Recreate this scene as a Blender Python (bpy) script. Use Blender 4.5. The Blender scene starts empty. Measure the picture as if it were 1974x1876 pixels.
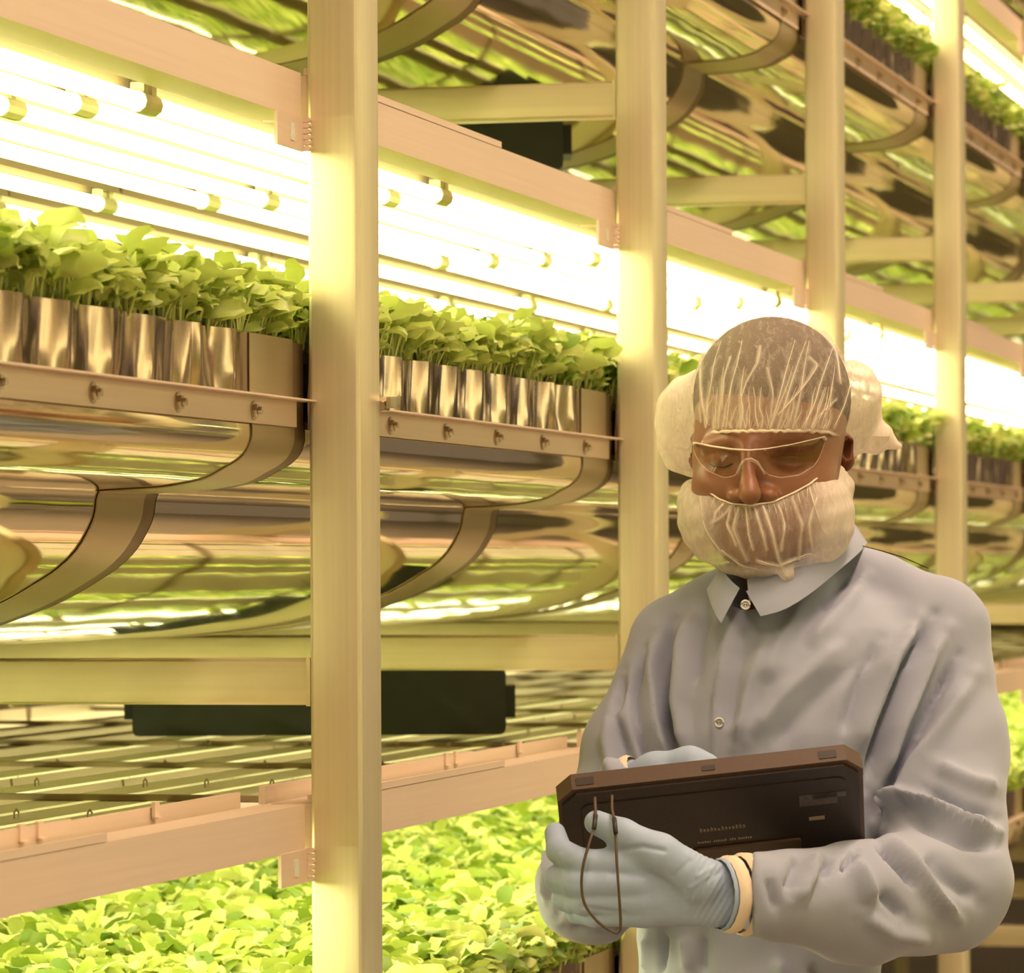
import bpy, math, random
import numpy as np
from mathutils import Vector, Matrix, Euler

random.seed(7)
RNG = np.random.default_rng(11)
SC = bpy.context.scene
COL = SC.collection

# ------------------------------------------------------------------ camera
F_PX, W_PX, H_PX = 8500.0, 1974.0, 1876.0
CX, HY = 987.0, 1091.0              # principal column, horizon row
ROLL = 0.0053
TH = math.atan(2092.0 / F_PX)       # angle between the view axis and the rack
S = 0.00046                         # metres per photo pixel at the first post
ZC = 1.5
CT, ST = math.cos(TH), math.sin(TH)
cam_data = bpy.data.cameras.new('camera')
cam = bpy.data.objects.new('camera', cam_data)
COL.objects.link(cam)
cam_data.sensor_width = 36.0
cam_data.lens = 36.0 * F_PX / W_PX
cam_data.shift_y = (HY - H_PX / 2) / W_PX
cam_data.clip_start, cam_data.clip_end = 0.05, 100
cam.matrix_world = (Matrix.Translation((0, 0, ZC)) @ Matrix.Rotation(TH, 4, 'Z')
                    @ Matrix.Rotation(math.pi / 2, 4, 'X') @ Matrix.Rotation(-ROLL, 4, 'Z'))
cam_data.dof.use_dof = True
cam_data.dof.focus_distance = 4.0
cam_data.dof.aperture_fstop = 17.0
SC.camera = cam

# ------------------------------------------------------------------ world, exposure
world = bpy.data.worlds.new('hall_air')
SC.world = world
world.use_nodes = True
world.node_tree.nodes['Background'].inputs[0].default_value = (1.0, 0.72, 0.47, 1)
world.node_tree.nodes['Background'].inputs[1].default_value = 0.16
SC.view_settings.view_transform = 'Standard'
SC.view_settings.look = 'None'
SC.view_settings.exposure = 0.32
SC.view_settings.gamma = 1.0
SC.view_settings.use_curve_mapping = False
SC.cycles.max_bounces = 5
SC.cycles.diffuse_bounces = 2
SC.cycles.glossy_bounces = 4
SC.cycles.transmission_bounces = 4
SC.cycles.time_limit = 1300
SC.cycles.use_adaptive_sampling = True
SC.cycles.adaptive_threshold = 0.12
SC.cycles.transparent_max_bounces = 10
SC.cycles.sample_clamp_indirect = 8.0
TUBE_STRENGTH = 10.0
AISLE = []
for q in range(4):
    ld = bpy.data.lights.new('aisle_lamp', 'AREA')
    ld.shape, ld.size, ld.size_y = 'RECTANGLE', 0.30, 2.4
    ld.energy, ld.color = 66.0, (1.0, 0.72, 0.52)
    lo_ = bpy.data.objects.new('aisle_lamp', ld)
    lo_.location = (0.1, 0.6 + 3.0 * q, 4.0)
    COL.objects.link(lo_)
    AISLE.append(lo_)


def world_pt(px, py, depth):
    """Point seen at photo pixel (px, py) at a given distance along the view axis."""
    dx, dy = px - CX, py - HY
    a, b = dx - ROLL * dy, dy + ROLL * dx
    r = a * depth / F_PX
    return Vector((r * CT - depth * ST, r * ST + depth * CT, ZC - b * depth / F_PX))


def pixel_of(P):
    """Photo pixel and depth of world points (N,3)."""
    P = np.asarray(P)
    r = P[:, 0] * CT + P[:, 1] * ST
    d = -P[:, 0] * ST + P[:, 1] * CT
    a, b = F_PX * r / d, F_PX * (ZC - P[:, 2]) / d
    return CX + a + ROLL * b, HY + b - ROLL * a, d


# ------------------------------------------------------------------ helpers
def link(o, parent=None):
    COL.objects.link(o)
    if parent is not None:
        o.parent = parent
    return o


def tag(o, label, cat, group=None, kind=None):
    o['label'] = label
    o['category'] = cat
    if group:
        o['group'] = group
    if kind:
        o['kind'] = kind
    return o


def empty(name, loc=(0, 0, 0), rz=0.0):
    o = bpy.data.objects.new(name, None)
    o.empty_display_size = 0.05
    o.location = loc
    o.rotation_euler = (0, 0, rz)
    return link(o)


def mesh(name, verts, faces, mat, smooth=False):
    me = bpy.data.meshes.new(name)
    me.from_pydata([tuple(v) for v in verts], [], [tuple(f) for f in faces])
    me.materials.append(mat)
    if smooth:
        me.polygons.foreach_set('use_smooth', [True] * len(me.polygons))
    me.update()
    return me


def obj(name, me, parent=None, loc=None):
    o = bpy.data.objects.new(name, me)
    if loc is not None:
        o.location = loc
    return link(o, parent)


def copy_tree(o, parent=None):
    c = o.copy()
    link(c)
    c.parent = parent
    for ch in o.children:
        copy_tree(ch, c)
    return c


class MB:
    """Collects verts and faces of one mesh."""
    def __init__(self):
        self.v, self.f = [], []

    def box(self, x0, x1, y0, y1, z0, z1):
        n = len(self.v)
        self.v += [(x, y, z) for z in (z0, z1) for y in (y0, y1) for x in (x0, x1)]
        self.f += [tuple(n + i for i in q) for q in
                   ((0, 2, 3, 1), (4, 5, 7, 6), (0, 1, 5, 4), (2, 6, 7, 3), (0, 4, 6, 2), (1, 3, 7, 5))]
        return self

    def prism(self, pts, axis, a, b, caps=True):
        """Closed 2-D outline pts swept along an axis from a to b (axis x: (y,z), y: (x,z), z: (x,y))."""
        n, m = len(self.v), len(pts)
        for t in (a, b):
            for p, q in pts:
                self.v.append((t, p, q) if axis == 'x' else (p, t, q) if axis == 'y' else (p, q, t))
        for i in range(m):
            j = (i + 1) % m
            self.f.append((n + i, n + j, n + m + j, n + m + i))
        if caps:
            self.f.append(tuple(n + i for i in range(m)))
            self.f.append(tuple(n + m + i for i in reversed(range(m))))
        return self

    def tube(self, pts, r, seg=8, closed=False, caps=True):
        pts = [Vector(p) for p in pts]
        rr = r if isinstance(r, (list, tuple)) else [r] * len(pts)
        n0, m = len(self.v), len(pts)
        up = Vector((0, 0, 1))
        for i, p in enumerate(pts):
            if closed:
                t = pts[(i + 1) % m] - pts[i - 1]
            else:
                t = pts[min(i + 1, m - 1)] - pts[max(i - 1, 0)]
            t.normalize()
            a = t.cross(up)
            if a.length < 1e-3:
                a = t.cross(Vector((1, 0, 0)))
            a.normalize()
            b = a.cross(t)
            for k in range(seg):
                an = 2 * math.pi * k / seg
                self.v.append(tuple(p + rr[i] * (math.cos(an) * a + math.sin(an) * b)))
        for i in range(m if closed else m - 1):
            j = (i + 1) % m
            for k in range(seg):
                l = (k + 1) % seg
                self.f.append((n0 + i * seg + k, n0 + i * seg + l, n0 + j * seg + l, n0 + j * seg + k))
        if caps and not closed:
            self.f.append(tuple(n0 + k for k in reversed(range(seg))))
            self.f.append(tuple(n0 + (m - 1) * seg + k for k in range(seg)))
        return self

    def mesh(self, name, mat, smooth=False):
        return mesh(name, self.v, self.f, mat, smooth)

    def build(self, name, mat, parent=None, loc=None, smooth=False):
        return obj(name, self.mesh(name, mat, smooth), parent, loc)


def rounded(x0, x1, z0, z1, r, n=4):
    pts = []
    for cx, cz, a0 in ((x1 - r, z1 - r, 0), (x0 + r, z1 - r, 90), (x0 + r, z0 + r, 180), (x1 - r, z0 + r, 270)):
        for k in range(n + 1):
            a = math.radians(a0 + 90 * k / n)
            pts.append((cx + r * math.cos(a), cz + r * math.sin(a)))
    return pts


def auto_smooth(me, angle=0.35):
    me.polygons.foreach_set('use_smooth', [True] * len(me.polygons))
    try:
        me.set_sharp_from_angle(angle=angle)
    except Exception:
        pass
    return me


# ------------------------------------------------------------------ materials
def new_mat(name):
    m = bpy.data.materials.new(name)
    m.use_nodes = True
    nt = m.node_tree
    return m, nt, nt.nodes['Principled BSDF']


def N(nt, kind, **kw):
    n = nt.nodes.new(kind)
    for k, v in kw.items():
        setattr(n, k, v)
    return n


def simple(name, col, rough=0.5, metal=0.0, noise=None, bump=0.0, scale=(30, 30, 30), spec=0.5):
    """Principled surface with a procedural grain: noise = colour variation amount."""
    m, nt, b = new_mat(name)
    b.inputs['Roughness'].default_value = rough
    b.inputs['Metallic'].default_value = metal
    b.inputs['Specular IOR Level'].default_value = spec
    tc = N(nt, 'ShaderNodeTexCoord')
    mp = N(nt, 'ShaderNodeMapping')
    mp.inputs['Scale'].default_value = scale
    nz = N(nt, 'ShaderNodeTexNoise')
    nz.inputs['Scale'].default_value = 1.0
    nz.inputs['Detail'].default_value = 5.0
    nt.links.new(tc.outputs['Object'], mp.inputs['Vector'])
    nt.links.new(mp.outputs['Vector'], nz.inputs['Vector'])
    v = noise if noise is not None else 0.08
    mix = N(nt, 'ShaderNodeMix', data_type='RGBA')
    mix.inputs['A'].default_value = tuple(c * (1 - v) for c in col) + (1,)
    mix.inputs['B'].default_value = tuple(min(1, c * (1 + v)) for c in col) + (1,)
    nt.links.new(nz.outputs['Fac'], mix.inputs['Factor'])
    nt.links.new(mix.outputs['Result'], b.inputs['Base Color'])
    if bump:
        bp = N(nt, 'ShaderNodeBump')
        bp.inputs['Strength'].default_value = bump
        bp.inputs['Distance'].default_value = 0.001
        nt.links.new(nz.outputs['Fac'], bp.inputs['Height'])
        nt.links.new(bp.outputs['Normal'], b.inputs['Normal'])
    return m


M = {}
M['post'] = simple('brushed_steel_post', (0.77, 0.68, 0.44), 0.42, 0.70, 0.10, 0.10, (220, 220, 3))
M['beam'] = simple('brushed_steel_beam', (0.76, 0.68, 0.40), 0.42, 0.75, 0.08, 0.08, (3, 220, 220))
M['rail'] = simple('brushed_steel_rail', (0.80, 0.62, 0.47), 0.45, 0.35, 0.08, 0.08, (220, 3, 220))
M['mirror'] = simple('polished_steel_sheet', (0.80, 0.72, 0.48), 0.06, 1.0, 0.05, 0.0, (6, 2, 6))
M['film'] = simple('thin_polished_film', (0.42, 0.30, 0.20), 0.13, 1.0, 0.05, 0.0, (6, 2, 6))
M['gap'] = simple('brown_sealing_strip', (0.20, 0.135, 0.06), 0.5, 0.4, 0.1)
M['band'] = simple('satin_steel_band', (0.44, 0.36, 0.21), 0.40, 0.8, 0.05, 0.0, (200, 3, 200))
M['bolt'] = simple('bolt_steel', (0.50, 0.42, 0.30), 0.28, 1.0, 0.2, 0.0)
M['dark_gap'] = simple('dark_end_plate', (0.10, 0.065, 0.04), 0.6, 0.2, 0.2)
M['cap'] = simple('lamp_socket_plastic', (0.62, 0.58, 0.26), 0.45, 0.0, 0.1)
M['housing'] = simple('lamp_housing_enamel', (0.26, 0.19, 0.09), 0.5, 0.0, 0.06)
M['cover'] = simple('pale_lit_lamp_top', (0.88, 0.86, 0.66), 0.5, 0.0, 0.08)  # housing top painted pale in place of light bounced off the tray bellies
M['mat'] = simple('growing_cloth', (0.66, 0.66, 0.50), 0.9, 0.0, 0.25, 0.5, (260, 260, 260))
M['floor'] = simple('sealed_concrete', (0.42, 0.36, 0.29), 0.45, 0.0, 0.18, 0.05, (5, 5, 5))
M['wall'] = simple('painted_wall', (0.40, 0.38, 0.20), 0.8, 0.0, 0.1, 0.02, (3, 3, 3))
M['black'] = simple('dark_green_surface', (0.018, 0.022, 0.012), 0.5, 0.0, 0.3)
M['hose'] = simple('grey_hose', (0.55, 0.52, 0.40), 0.35, 0.2, 0.1)

m, nt, b = new_mat('lit_tube')
b.inputs['Base Color'].default_value = (0.9, 0.9, 0.85, 1)
b.inputs['Emission Color'].default_value = (1.0, 0.94, 0.50, 1)
b.inputs['Emission Strength'].default_value = TUBE_STRENGTH
M['tube'] = m


def leaf_material(name, c0, c1, c2):
    m, nt, b = new_mat(name)
    geo = N(nt, 'ShaderNodeNewGeometry')
    ramp = N(nt, 'ShaderNodeValToRGB')
    e = ramp.color_ramp.elements
    e[0].color, e[0].position = c0 + (1,), 0.0
    e[1].color, e[1].position = c2 + (1,), 1.0
    mid = e.new(0.45)
    mid.color = c1 + (1,)
    nt.links.new(geo.outputs['Random Per Island'], ramp.inputs['Fac'])
    tc = N(nt, 'ShaderNodeTexCoord')
    nz = N(nt, 'ShaderNodeTexNoise')
    nz.inputs['Scale'].default_value = 120.0
    nt.links.new(tc.outputs['Object'], nz.inputs['Vector'])
    mx = N(nt, 'ShaderNodeMix', data_type='RGBA', blend_type='MULTIPLY')
    mx.inputs['Factor'].default_value = 0.35
    nt.links.new(ramp.outputs['Color'], mx.inputs['A'])
    nt.links.new(nz.outputs['Color'], mx.inputs['B'])
    hsv = N(nt, 'ShaderNodeHueSaturation')
    hsv.inputs['Value'].default_value = 1.15
    nt.links.new(ramp.outputs['Color'], hsv.inputs['Color'])
    b.inputs['Roughness'].default_value = 0.42
    b.inputs['Specular IOR Level'].default_value = 0.35
    nt.links.new(ramp.outputs['Color'], b.inputs['Base Color'])
    bp = N(nt, 'ShaderNodeBump')
    bp.inputs['Strength'].default_value = 0.25
    bp.inputs['Distance'].default_value = 0.002
    nt.links.new(nz.outputs['Fac'], bp.inputs['Height'])
    nt.links.new(bp.outputs['Normal'], b.inputs['Normal'])
    tr = N(nt, 'ShaderNodeBsdfTranslucent')
    nt.links.new(hsv.outputs['Color'], tr.inputs['Color'])
    ms = N(nt, 'ShaderNodeMixShader')
    ms.inputs['Fac'].default_value = 0.28
    nt.links.new(b.outputs['BSDF'], ms.inputs[1])
    nt.links.new(tr.outputs['BSDF'], ms.inputs[2])
    nt.links.new(ms.outputs['Shader'], nt.nodes['Material Output'].inputs['Surface'])
    return m


M['leaf'] = leaf_material('salad_leaf', (0.15, 0.26, 0.03), (0.38, 0.49, 0.06), (0.72, 0.76, 0.26))
M['stalk'] = simple('leaf_stalk', (0.55, 0.60, 0.16), 0.5, 0.0, 0.15)

# ------------------------------------------------------------------ rack frame numbers
X0 = -1.1096                 # inner side of the aisle posts
YP0 = 3.754                  # near face of the first post
BAY = 1.2685
RW = 1.22                    # rack depth between the inner sides of the posts
PW, PD = 0.048, 0.070        # post section
LV = 1407.0 * S              # one tier
TIERS = {-1: 'upper', 0: 'middle', 1: 'lower'}
I0, I1 = -2, 10              # posts


def zh(h, k=0):
    """Height of a mark h pixels below the horizon on tier k (positive k is lower)."""
    return ZC - (h + 1407.0 * k) * S


def xu(u):
    return X0 - u * S


def post_y(i):
    return YP0 + i * BAY


ORD = ['first', 'second', 'third', 'fourth', 'fifth', 'sixth', 'seventh', 'eighth', 'ninth', 'tenth',
       'eleventh', 'twelfth', 'thirteenth', 'fourteenth', 'fifteenth', 'sixteenth', 'seventeenth', 'eighteenth']

# ------------------------------------------------------------------ setting
fl = MB().box(-4.2, 3.0, -2.0, 22.0, -0.05, 0.0).build('floor', M['floor'])
fl['kind'] = 'structure'
fl['label'] = 'smooth concrete floor of the growing hall'
wl = MB().box(-4.3, -4.2, -2.0, 22.0, 0.0, 4.2).build('wall_left', M['wall'])
wl['kind'] = 'structure'
wl['label'] = 'plain wall behind the racks'
wb = MB().box(-4.2, 3.0, 22.0, 22.1, 0.0, 4.2).build('wall_back', M['wall'])
wb['kind'] = 'structure'
wb['label'] = 'plain wall at the end of the aisle'

# ------------------------------------------------------------------ posts, beams, rails
post_me = auto_smooth(MB().prism(rounded(0, PW, 0, PD, 0.006), 'z', 0, 3.9).mesh('post', M['post']))
weld_me = MB().box(-0.006, 0.004, -0.002, 0.0, 0, 0.04).mesh('weld', M['bolt'])


def post_where(i):
    if i < 0:
        return ('two posts before', 'one post before')[i + 2] + ' the nearest in view'
    return ['nearest in view, between the two closest trays', 'standing just behind the worker, second in view',
            'third in view, rising behind the hair net', 'fourth in view, behind the worker\'s shoulder',
            'fifth in view at the edge'][i] if i < 5 else f'{ORD[i]} down the row'


for i in range(I0, I1 + 1):
    o = obj('rack_post', post_me, None, (X0, post_y(i), 0))
    tag(o, f'steel post on the aisle side, {post_where(i)}', 'rack post', 'aisle posts of the rack')
    o = obj('rack_post', post_me, None, (X0 - RW - PW, post_y(i), 0))
    tag(o, f'steel rack post on the far side, paired with the {ORD[i - I0]} aisle post', 'rack post', 'far posts of the rack')

beam_me = auto_smooth(MB().prism(rounded(0.006, 0.046, zh(267) - ZC, zh(177) - ZC, 0.004), 'x', -RW, 0).mesh('cross_beam', M['beam']))
weldb_me = MB().prism([(0.0045, zh(269) - ZC), (0.009, zh(269) - ZC), (0.009, zh(175) - ZC), (0.0045, zh(175) - ZC)], 'x', -0.0045, -0.0005).mesh('weld_bead', M['beam'])
for k in (-2, -1, 0, 1):
    for i in range(I0, I1 + 1):
        o = obj('cross_beam', beam_me, None, (X0, post_y(i), ZC - k * LV))
        tn = TIERS.get(k, 'topmost')
        tag(o, f'steel cross beam under the {tn} tier at the {ORD[i - I0]} post pair', 'cross beam', f'cross beams under the {tn} tier')
        w = obj('weld_bead', weldb_me, o)

# lamp rails: one per bay and tier, on the aisle side, with a set-back lip and toothed end brackets
y_a, y_b = PD * 0.0 + 0.012, BAY - 0.010
rail_prof = [(-0.002, -950), (-0.002, -862), (-0.044, -862), (-0.044, -880), (-0.040, -880), (-0.040, -950)]
rail_me = MB().prism([(x, zh(h) - ZC) for x, h in rail_prof], 'y', y_a, y_b).mesh('channel', M['rail'])
lip_me = MB().box(-0.056, -0.050, y_a + 0.015, y_b * 0.62, zh(-945) - ZC, zh(-980) - ZC).mesh('lip', M['rail'])
lip2_me = MB().box(-0.058, -0.052, y_b * 0.62 + 0.004, y_b - 0.03, zh(-945) - ZC, zh(-976) - ZC).mesh('lip', M['rail'])
strip_me = MB().box(-0.006, -0.0015, y_a, 0.725, zh(-951) - ZC, zh(-965) - ZC).mesh('top_strip', M['rail'])
br = MB().box(-0.004, -0.001, y_b - 0.075, y_b + 0.006, zh(-800) - ZC, zh(-864) - ZC)
br_me = br.mesh('bracket', M['rail'])
slot_me = MB().box(-0.0011, -0.0004, y_b - 0.036, y_b - 0.024, zh(-815) - ZC, zh(-848) - ZC).mesh('slot', M['mat'])
tooth_me = auto_smooth(MB().prism(rounded(-0.004, 0.004, -0.0022, 0.0022, 0.0016, 2), 'y', y_b + 0.003, y_b + 0.010).mesh('tooth', M['rail']))
clip_me = MB().box(-0.011, -0.008, 0, 0.012, zh(-955) - ZC, zh(-986) - ZC).box(-0.011, -0.005, 0.0, 0.012, zh(-955) - ZC, zh(-959) - ZC).mesh('clip', M['rail'])


def bay_where(i):
    return ['two bays before the nearest post', 'in the bay before the nearest post', 'between the nearest and the second post', 'between the second and third posts',
            'between the third and fourth posts', 'between the fourth and fifth posts'][i + 2] if i < 4 else f'in the {ORD[i]} bay beyond the worker'


for k in (-1, 0, 1):
    for i in range(I0, I1):
        e = empty('lamp_rail', (X0, post_y(i), ZC - k * LV))
        tag(e, f'pinkish steel lamp rail of the {TIERS[k]} tier {bay_where(i)}', 'rail', f'lamp rails of the {TIERS[k]} tier')
        obj('channel', rail_me, e)
        obj('lip', lip_me, e)
        obj('lip', lip2_me, e)
        b_ = obj('bracket', br_me, e)
        obj('slot', slot_me, b_)
        for t in range(6):
            obj('tooth', tooth_me, b_, (0.001, 0, zh(-806 - t * 11) - ZC))
        obj('top_strip', strip_me, e)
        if k == 1:
            for yy in (0.66, 0.70, 0.98):
                obj('clip', clip_me, e, (-0.040, yy, 0))
        # far-side rail
        obj('far_channel', rail_me, e, (-RW + 0.03, 0, 0))

# ------------------------------------------------------------------ tube lamps
ROWS = [180, 305, 446, 598, 742, 998, 1276, 1560]
FAR_ROWS = [1840, 2080, 2320]
LP = 0.98
YJ = 3.552
HT = -855
tube_me = MB().tube([(0, 0.026, 0), (0, LP - 0.026, 0)], 0.0078, 6, caps=False).mesh('glowing_tube', M['tube'])
auto_smooth(tube_me)
hous_me = MB().prism([(-0.014, 0.013), (-0.020, 0.011), (-0.018, 0.026), (0.018, 0.026), (0.020, 0.011), (0.014, 0.013), (0.012, 0.022), (-0.012, 0.022)], 'y', 0.004, LP - 0.004).mesh('housing', M['housing'])
lit_top_me = MB().box(-0.026, 0.026, 0.002, LP - 0.002, 0.0262, 0.0285).mesh('lit_top', M['cover'])  # added plate whose pale colour carries the bounced light on the housing
cap_me = auto_smooth(MB().prism([(0.0095 * math.cos(a), 0.0095 * math.sin(a)) for a in [2 * math.pi * q / 10 for q in range(10)]], 'y', 0, 0.022).box(-0.006, 0.006, 0.002, 0.014, 0.006, 0.016).mesh('socket', M['cap']))
hung_me = MB().tube([(0, -0.006, 0.026), (0, -0.006, 0.034), (0, 0.0, 0.037), (0, 0.006, 0.034), (0, 0.006, 0.026)], 0.0010, 5).mesh('hanger', M['bolt'])
for k in (-1, 0, 1):
    for r, u in enumerate(ROWS):
        for j in range(-2, 11):
            y = YJ + j * LP
            if y + LP > post_y(I1):
                continue
            P = np.array([[xu(u), y + LP / 2, zh(HT, k)]])
            e = empty('tube_lamp', (xu(u), y, zh(HT, k)))
            tag(e, f'lit tube lamp, {TIERS[k]} tier, {ORD[r]} row from the aisle, {ORD[j + 2]} along', 'lamp', f'tube lamps over the {TIERS[k]} tier')
            obj('glowing_tube', tube_me, e)
            obj('housing', hous_me, e)
            if k == 1 and j < 4:
                obj('lit_top', lit_top_me, e)
            if r < 7 and j < 5:
                obj('socket', cap_me, e)
                obj('socket', cap_me, e, (0, LP - 0.022, 0))
                if k == 1:
                    obj('hanger', hung_me, e, (0, 0.20, 0))
                    obj('hanger', hung_me, e, (0, LP - 0.22, 0))

for k in (-1, 0, 1):
    mb = MB()
    for u in FAR_ROWS:
        for j in range(-2, 11):
            y = YJ + j * LP
            if y + LP < post_y(I1):
                mb.tube([(xu(u), y + 0.026, zh(HT, k)), (xu(u), y + LP - 0.026, zh(HT, k))], 0.0078, 5, caps=False)
    hb = MB()
    for u in FAR_ROWS:
        hb.box(xu(u) - 0.02, xu(u) + 0.02, YJ - 2 * LP, post_y(I1) - 0.02, zh(HT, k) + 0.014, zh(HT, k) + 0.028)
    o = mb.build('far_tube_lamps', M['tube'])
    hb.build('housings', M['housing'], o)
    tag(o, f'rows of lit tubes on the far side of the {TIERS[k]} tier', 'tube lamps', f'tube lamps over the {TIERS[k]} tier', 'stuff')

# lamp carriers: thin cross bars that hold the lamp rows
carr_me = MB().box(-RW + 0.03, -0.031, -0.010, 0.010, zh(-918) - ZC, zh(-930) - ZC).mesh('lamp_carrier', M['housing'])
for k in (-1, 0, 1):
    for i in range(I0, I1):
        for q, yy in enumerate((0.30, 0.98)):
            o = obj('lamp_carrier', carr_me, None, (X0, post_y(i) + yy, ZC - k * LV))
            tag(o, f'{("near", "far")[q]} thin lamp bar, {TIERS[k]} tier, {bay_where(i)}', 'lamp carrier', f'lamp carriers of the {TIERS[k]} tier')
# ------------------------------------------------------------------ grow trays
# half profile of the underside, (u, h) in photo pixels at the first post: wall, round corner, shallow shoulder, deep belly
half = [(22, -282), (20, -246), (30, -218), (50, -199), (75, -186), (103, -171), (133, -162), (190, -153), (249, -149), (312, -146),
        (320, -142), (325, -128), (328, -105), (338, -78), (364, -36), (400, -2), (441, 24), (510, 62), (595, 95), (690, 124), (800, 146), (950, 163), (1120, 173)]
WPX = RW / S
prof = half + [(WPX - u, h) for u, h in reversed(half)]
prof = [(-u * S, zh(h) - ZC) for u, h in prof]


def densify(p, n=2):
    out = []
    for a, b in zip(p[:-1], p[1:]):
        for t in range(n):
            out.append((a[0] + (b[0] - a[0]) * t / n, a[1] + (b[1] - a[1]) * t / n))
    return out + [p[-1]]


def catmull(p, n=4):
    p = np.array(p)
    out = []
    for i in range(len(p) - 1):
        p0, p1, p2, p3 = p[max(i - 1, 0)], p[i], p[i + 1], p[min(i + 2, len(p) - 1)]
        for t in np.arange(n) / n:
            out.append(0.5 * (2 * p1 + (p2 - p0) * t + (2 * p0 - 5 * p1 + 4 * p2 - p3) * t * t + (3 * p1 - p0 - 3 * p2 + p3) * t ** 3))
    out.append(p[-1])
    return np.array(out)


YT0, YT1 = 0.022, BAY - 0.016      # tray length inside a bay
pc = catmull(prof, 3)
tang = np.gradient(pc, axis=0)
tang /= np.linalg.norm(tang, axis=1)[:, None]
nrm = np.stack([tang[:, 1], -tang[:, 0]], 1)       # outward (down / aisle)
if nrm[len(nrm) // 2, 1] > 0:
    nrm = -nrm


def sheet(rows, ys, off, wave=None):
    V, Fc = [], []
    n = len(rows)
    for jy, y in enumerate(ys):
        q = rows + nrm * off
        if wave is not None:
            q = q + nrm * wave(y, rows)[:, None]
        V += [(a, y, c) for a, c in q]
    for jy in range(len(ys) - 1):
        for t in range(n - 1):
            Fc.append((jy * n + t, jy * n + t + 1, (jy + 1) * n + t + 1, (jy + 1) * n + t))
    return V, Fc


def belly_wave(y, rows):
    w = np.sin(y * 17 + rows[:, 0] * 9) * 0.0011 + np.sin(y * 41 + rows[:, 1] * 60 + 1.3) * 0.0004 + np.sin(y * 7.3 + rows[:, 0] * 23) * 0.0010
    edge = min(1.0, (y - YT0) / 0.2, (YT1 - y) / 0.2)
    return 0.15 * w * max(0, edge)


V, Fc = sheet(pc, np.linspace(YT0, YT1, 48), 0.0, belly_wave)
belly_me = mesh('belly', V, Fc, M['mirror'], True)


def band_mesh(y0, y1, name):
    V1, F1 = sheet(pc, [y0, y1], 0.0016)
    n = len(V1)
    V2, F2 = sheet(pc, [y0, y1], 0.0004)
    Vb = V1 + V2
    Fb = F1 + [tuple(reversed([i + n for i in f])) for f in F2]
    m_ = len(pc)
    for t in range(m_ - 1):
        Fb.append((t, n + t, n + t + 1, t + 1))
        Fb.append((m_ + t, m_ + t + 1, n + m_ + t + 1, n + m_ + t))
    return mesh(name, Vb, Fb, M['band'], True)


bandf_me = auto_smooth(band_mesh(YT1 - 0.125, YT1, 'end_band'), 0.9)

# end plates close the trough
plate_pts = [(a, c) for a, c in pc] + [(-RW + 22 * S, zh(-432) - ZC), (-22 * S, zh(-432) - ZC)]
plate_me = MB().prism(plate_pts, 'y', YT1, YT1 + 0.036).mesh('end_plate', M['gap'])

# fluted upper wall of thin polished sheet
ys = np.linspace(YT0, YT1, 190)
hs = np.linspace(-438, -282, 13)
rngw = np.random.default_rng(5)
amp = rngw.uniform(0.6, 1.3, 40)
ph = rngw.uniform(-0.5, 0.5, 40)


def wall_mesh(u0, sgn):
    V, Fc = [], []
    for y in ys:
        c = (y - 0.03) / 0.1045
        ki = int(max(0, min(38, c)))
        flat = min(1.0, max(0.0, (YT1 - 0.125 - y) / 0.05))
        for q, h in enumerate(hs):
            t = q / (len(hs) - 1)
            bulge = min(1.0, (1.0 - t) / 0.45) ** 0.7
            wv = math.cos(2 * math.pi * c + ph[ki] * 0.6) * 0.0040 * amp[ki] * (0.35 + 0.65 * bulge) + math.cos(4 * math.pi * c + 3 * t + ph[ki + 1] * 3) * 0.0009
            x = -u0 * S + sgn * (wv * flat)
            V.append((x, y, zh(h) - ZC))
    n = len(hs)
    for a in range(len(ys) - 1):
        for q in range(n - 1):
            Fc.append((a * n + q, a * n + q + 1, (a + 1) * n + q + 1, (a + 1) * n + q))
    return mesh('fluted_wall', V, Fc, M['film'], True)


wall_me = wall_mesh(22, 1)
wallf_me = wall_mesh(WPX - 22, -1)
wband_me = MB().box(-0.0099, -0.0090, YT1 - 0.128, YT1, zh(-285) - ZC, zh(-437) - ZC).mesh('end_strip', M['band'])
# flange: angle with outward lip
fx = -20 * S + 0.0045
fl_face = MB().box(fx - 0.002, fx, YT0 - 0.0, YT1 - 0.003, zh(-268) - ZC, zh(-318) - ZC).mesh('flange_face', M['rail'])
fl_lip = MB().box(fx - 0.002, fx + 0.013, YT0 - 0.0, YT1 + 0.022, zh(-318) - ZC, zh(-321.5) - ZC).mesh('flange_lip', M['rail'])
bm = MB()
hexp = [(0.0062 * math.cos(a), 0.0062 * math.sin(a)) for a in [math.pi / 3 * q for q in range(6)]]
bm.prism(hexp, 'x', 0.0, 0.0045)
bm.prism([(0.0085 * math.cos(a), 0.0085 * math.sin(a)) for a in [math.pi / 6 * q for q in range(12)]], 'x', 0.0, 0.0012)
bm.prism([(0.0032 * math.cos(a), 0.0032 * math.sin(a)) for a in [math.pi / 4 * q for q in range(8)]], 'x', 0.0045, 0.008)
bolt_me = auto_smooth(bm.mesh('bolt', M['bolt']))
mat_me = MB().box(-RW + 0.022, -0.022, YT0, YT1, zh(-400) - ZC, zh(-424) - ZC).mesh('growing_mat', M['mat'])
side_brace = MB().box(-0.018, -0.012, BAY - 0.012, BAY - 0.006, zh(-300) - ZC, zh(-420) - ZC).mesh('hook', M['bolt'])


def tray_where(i):
    return bay_where(i)


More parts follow.
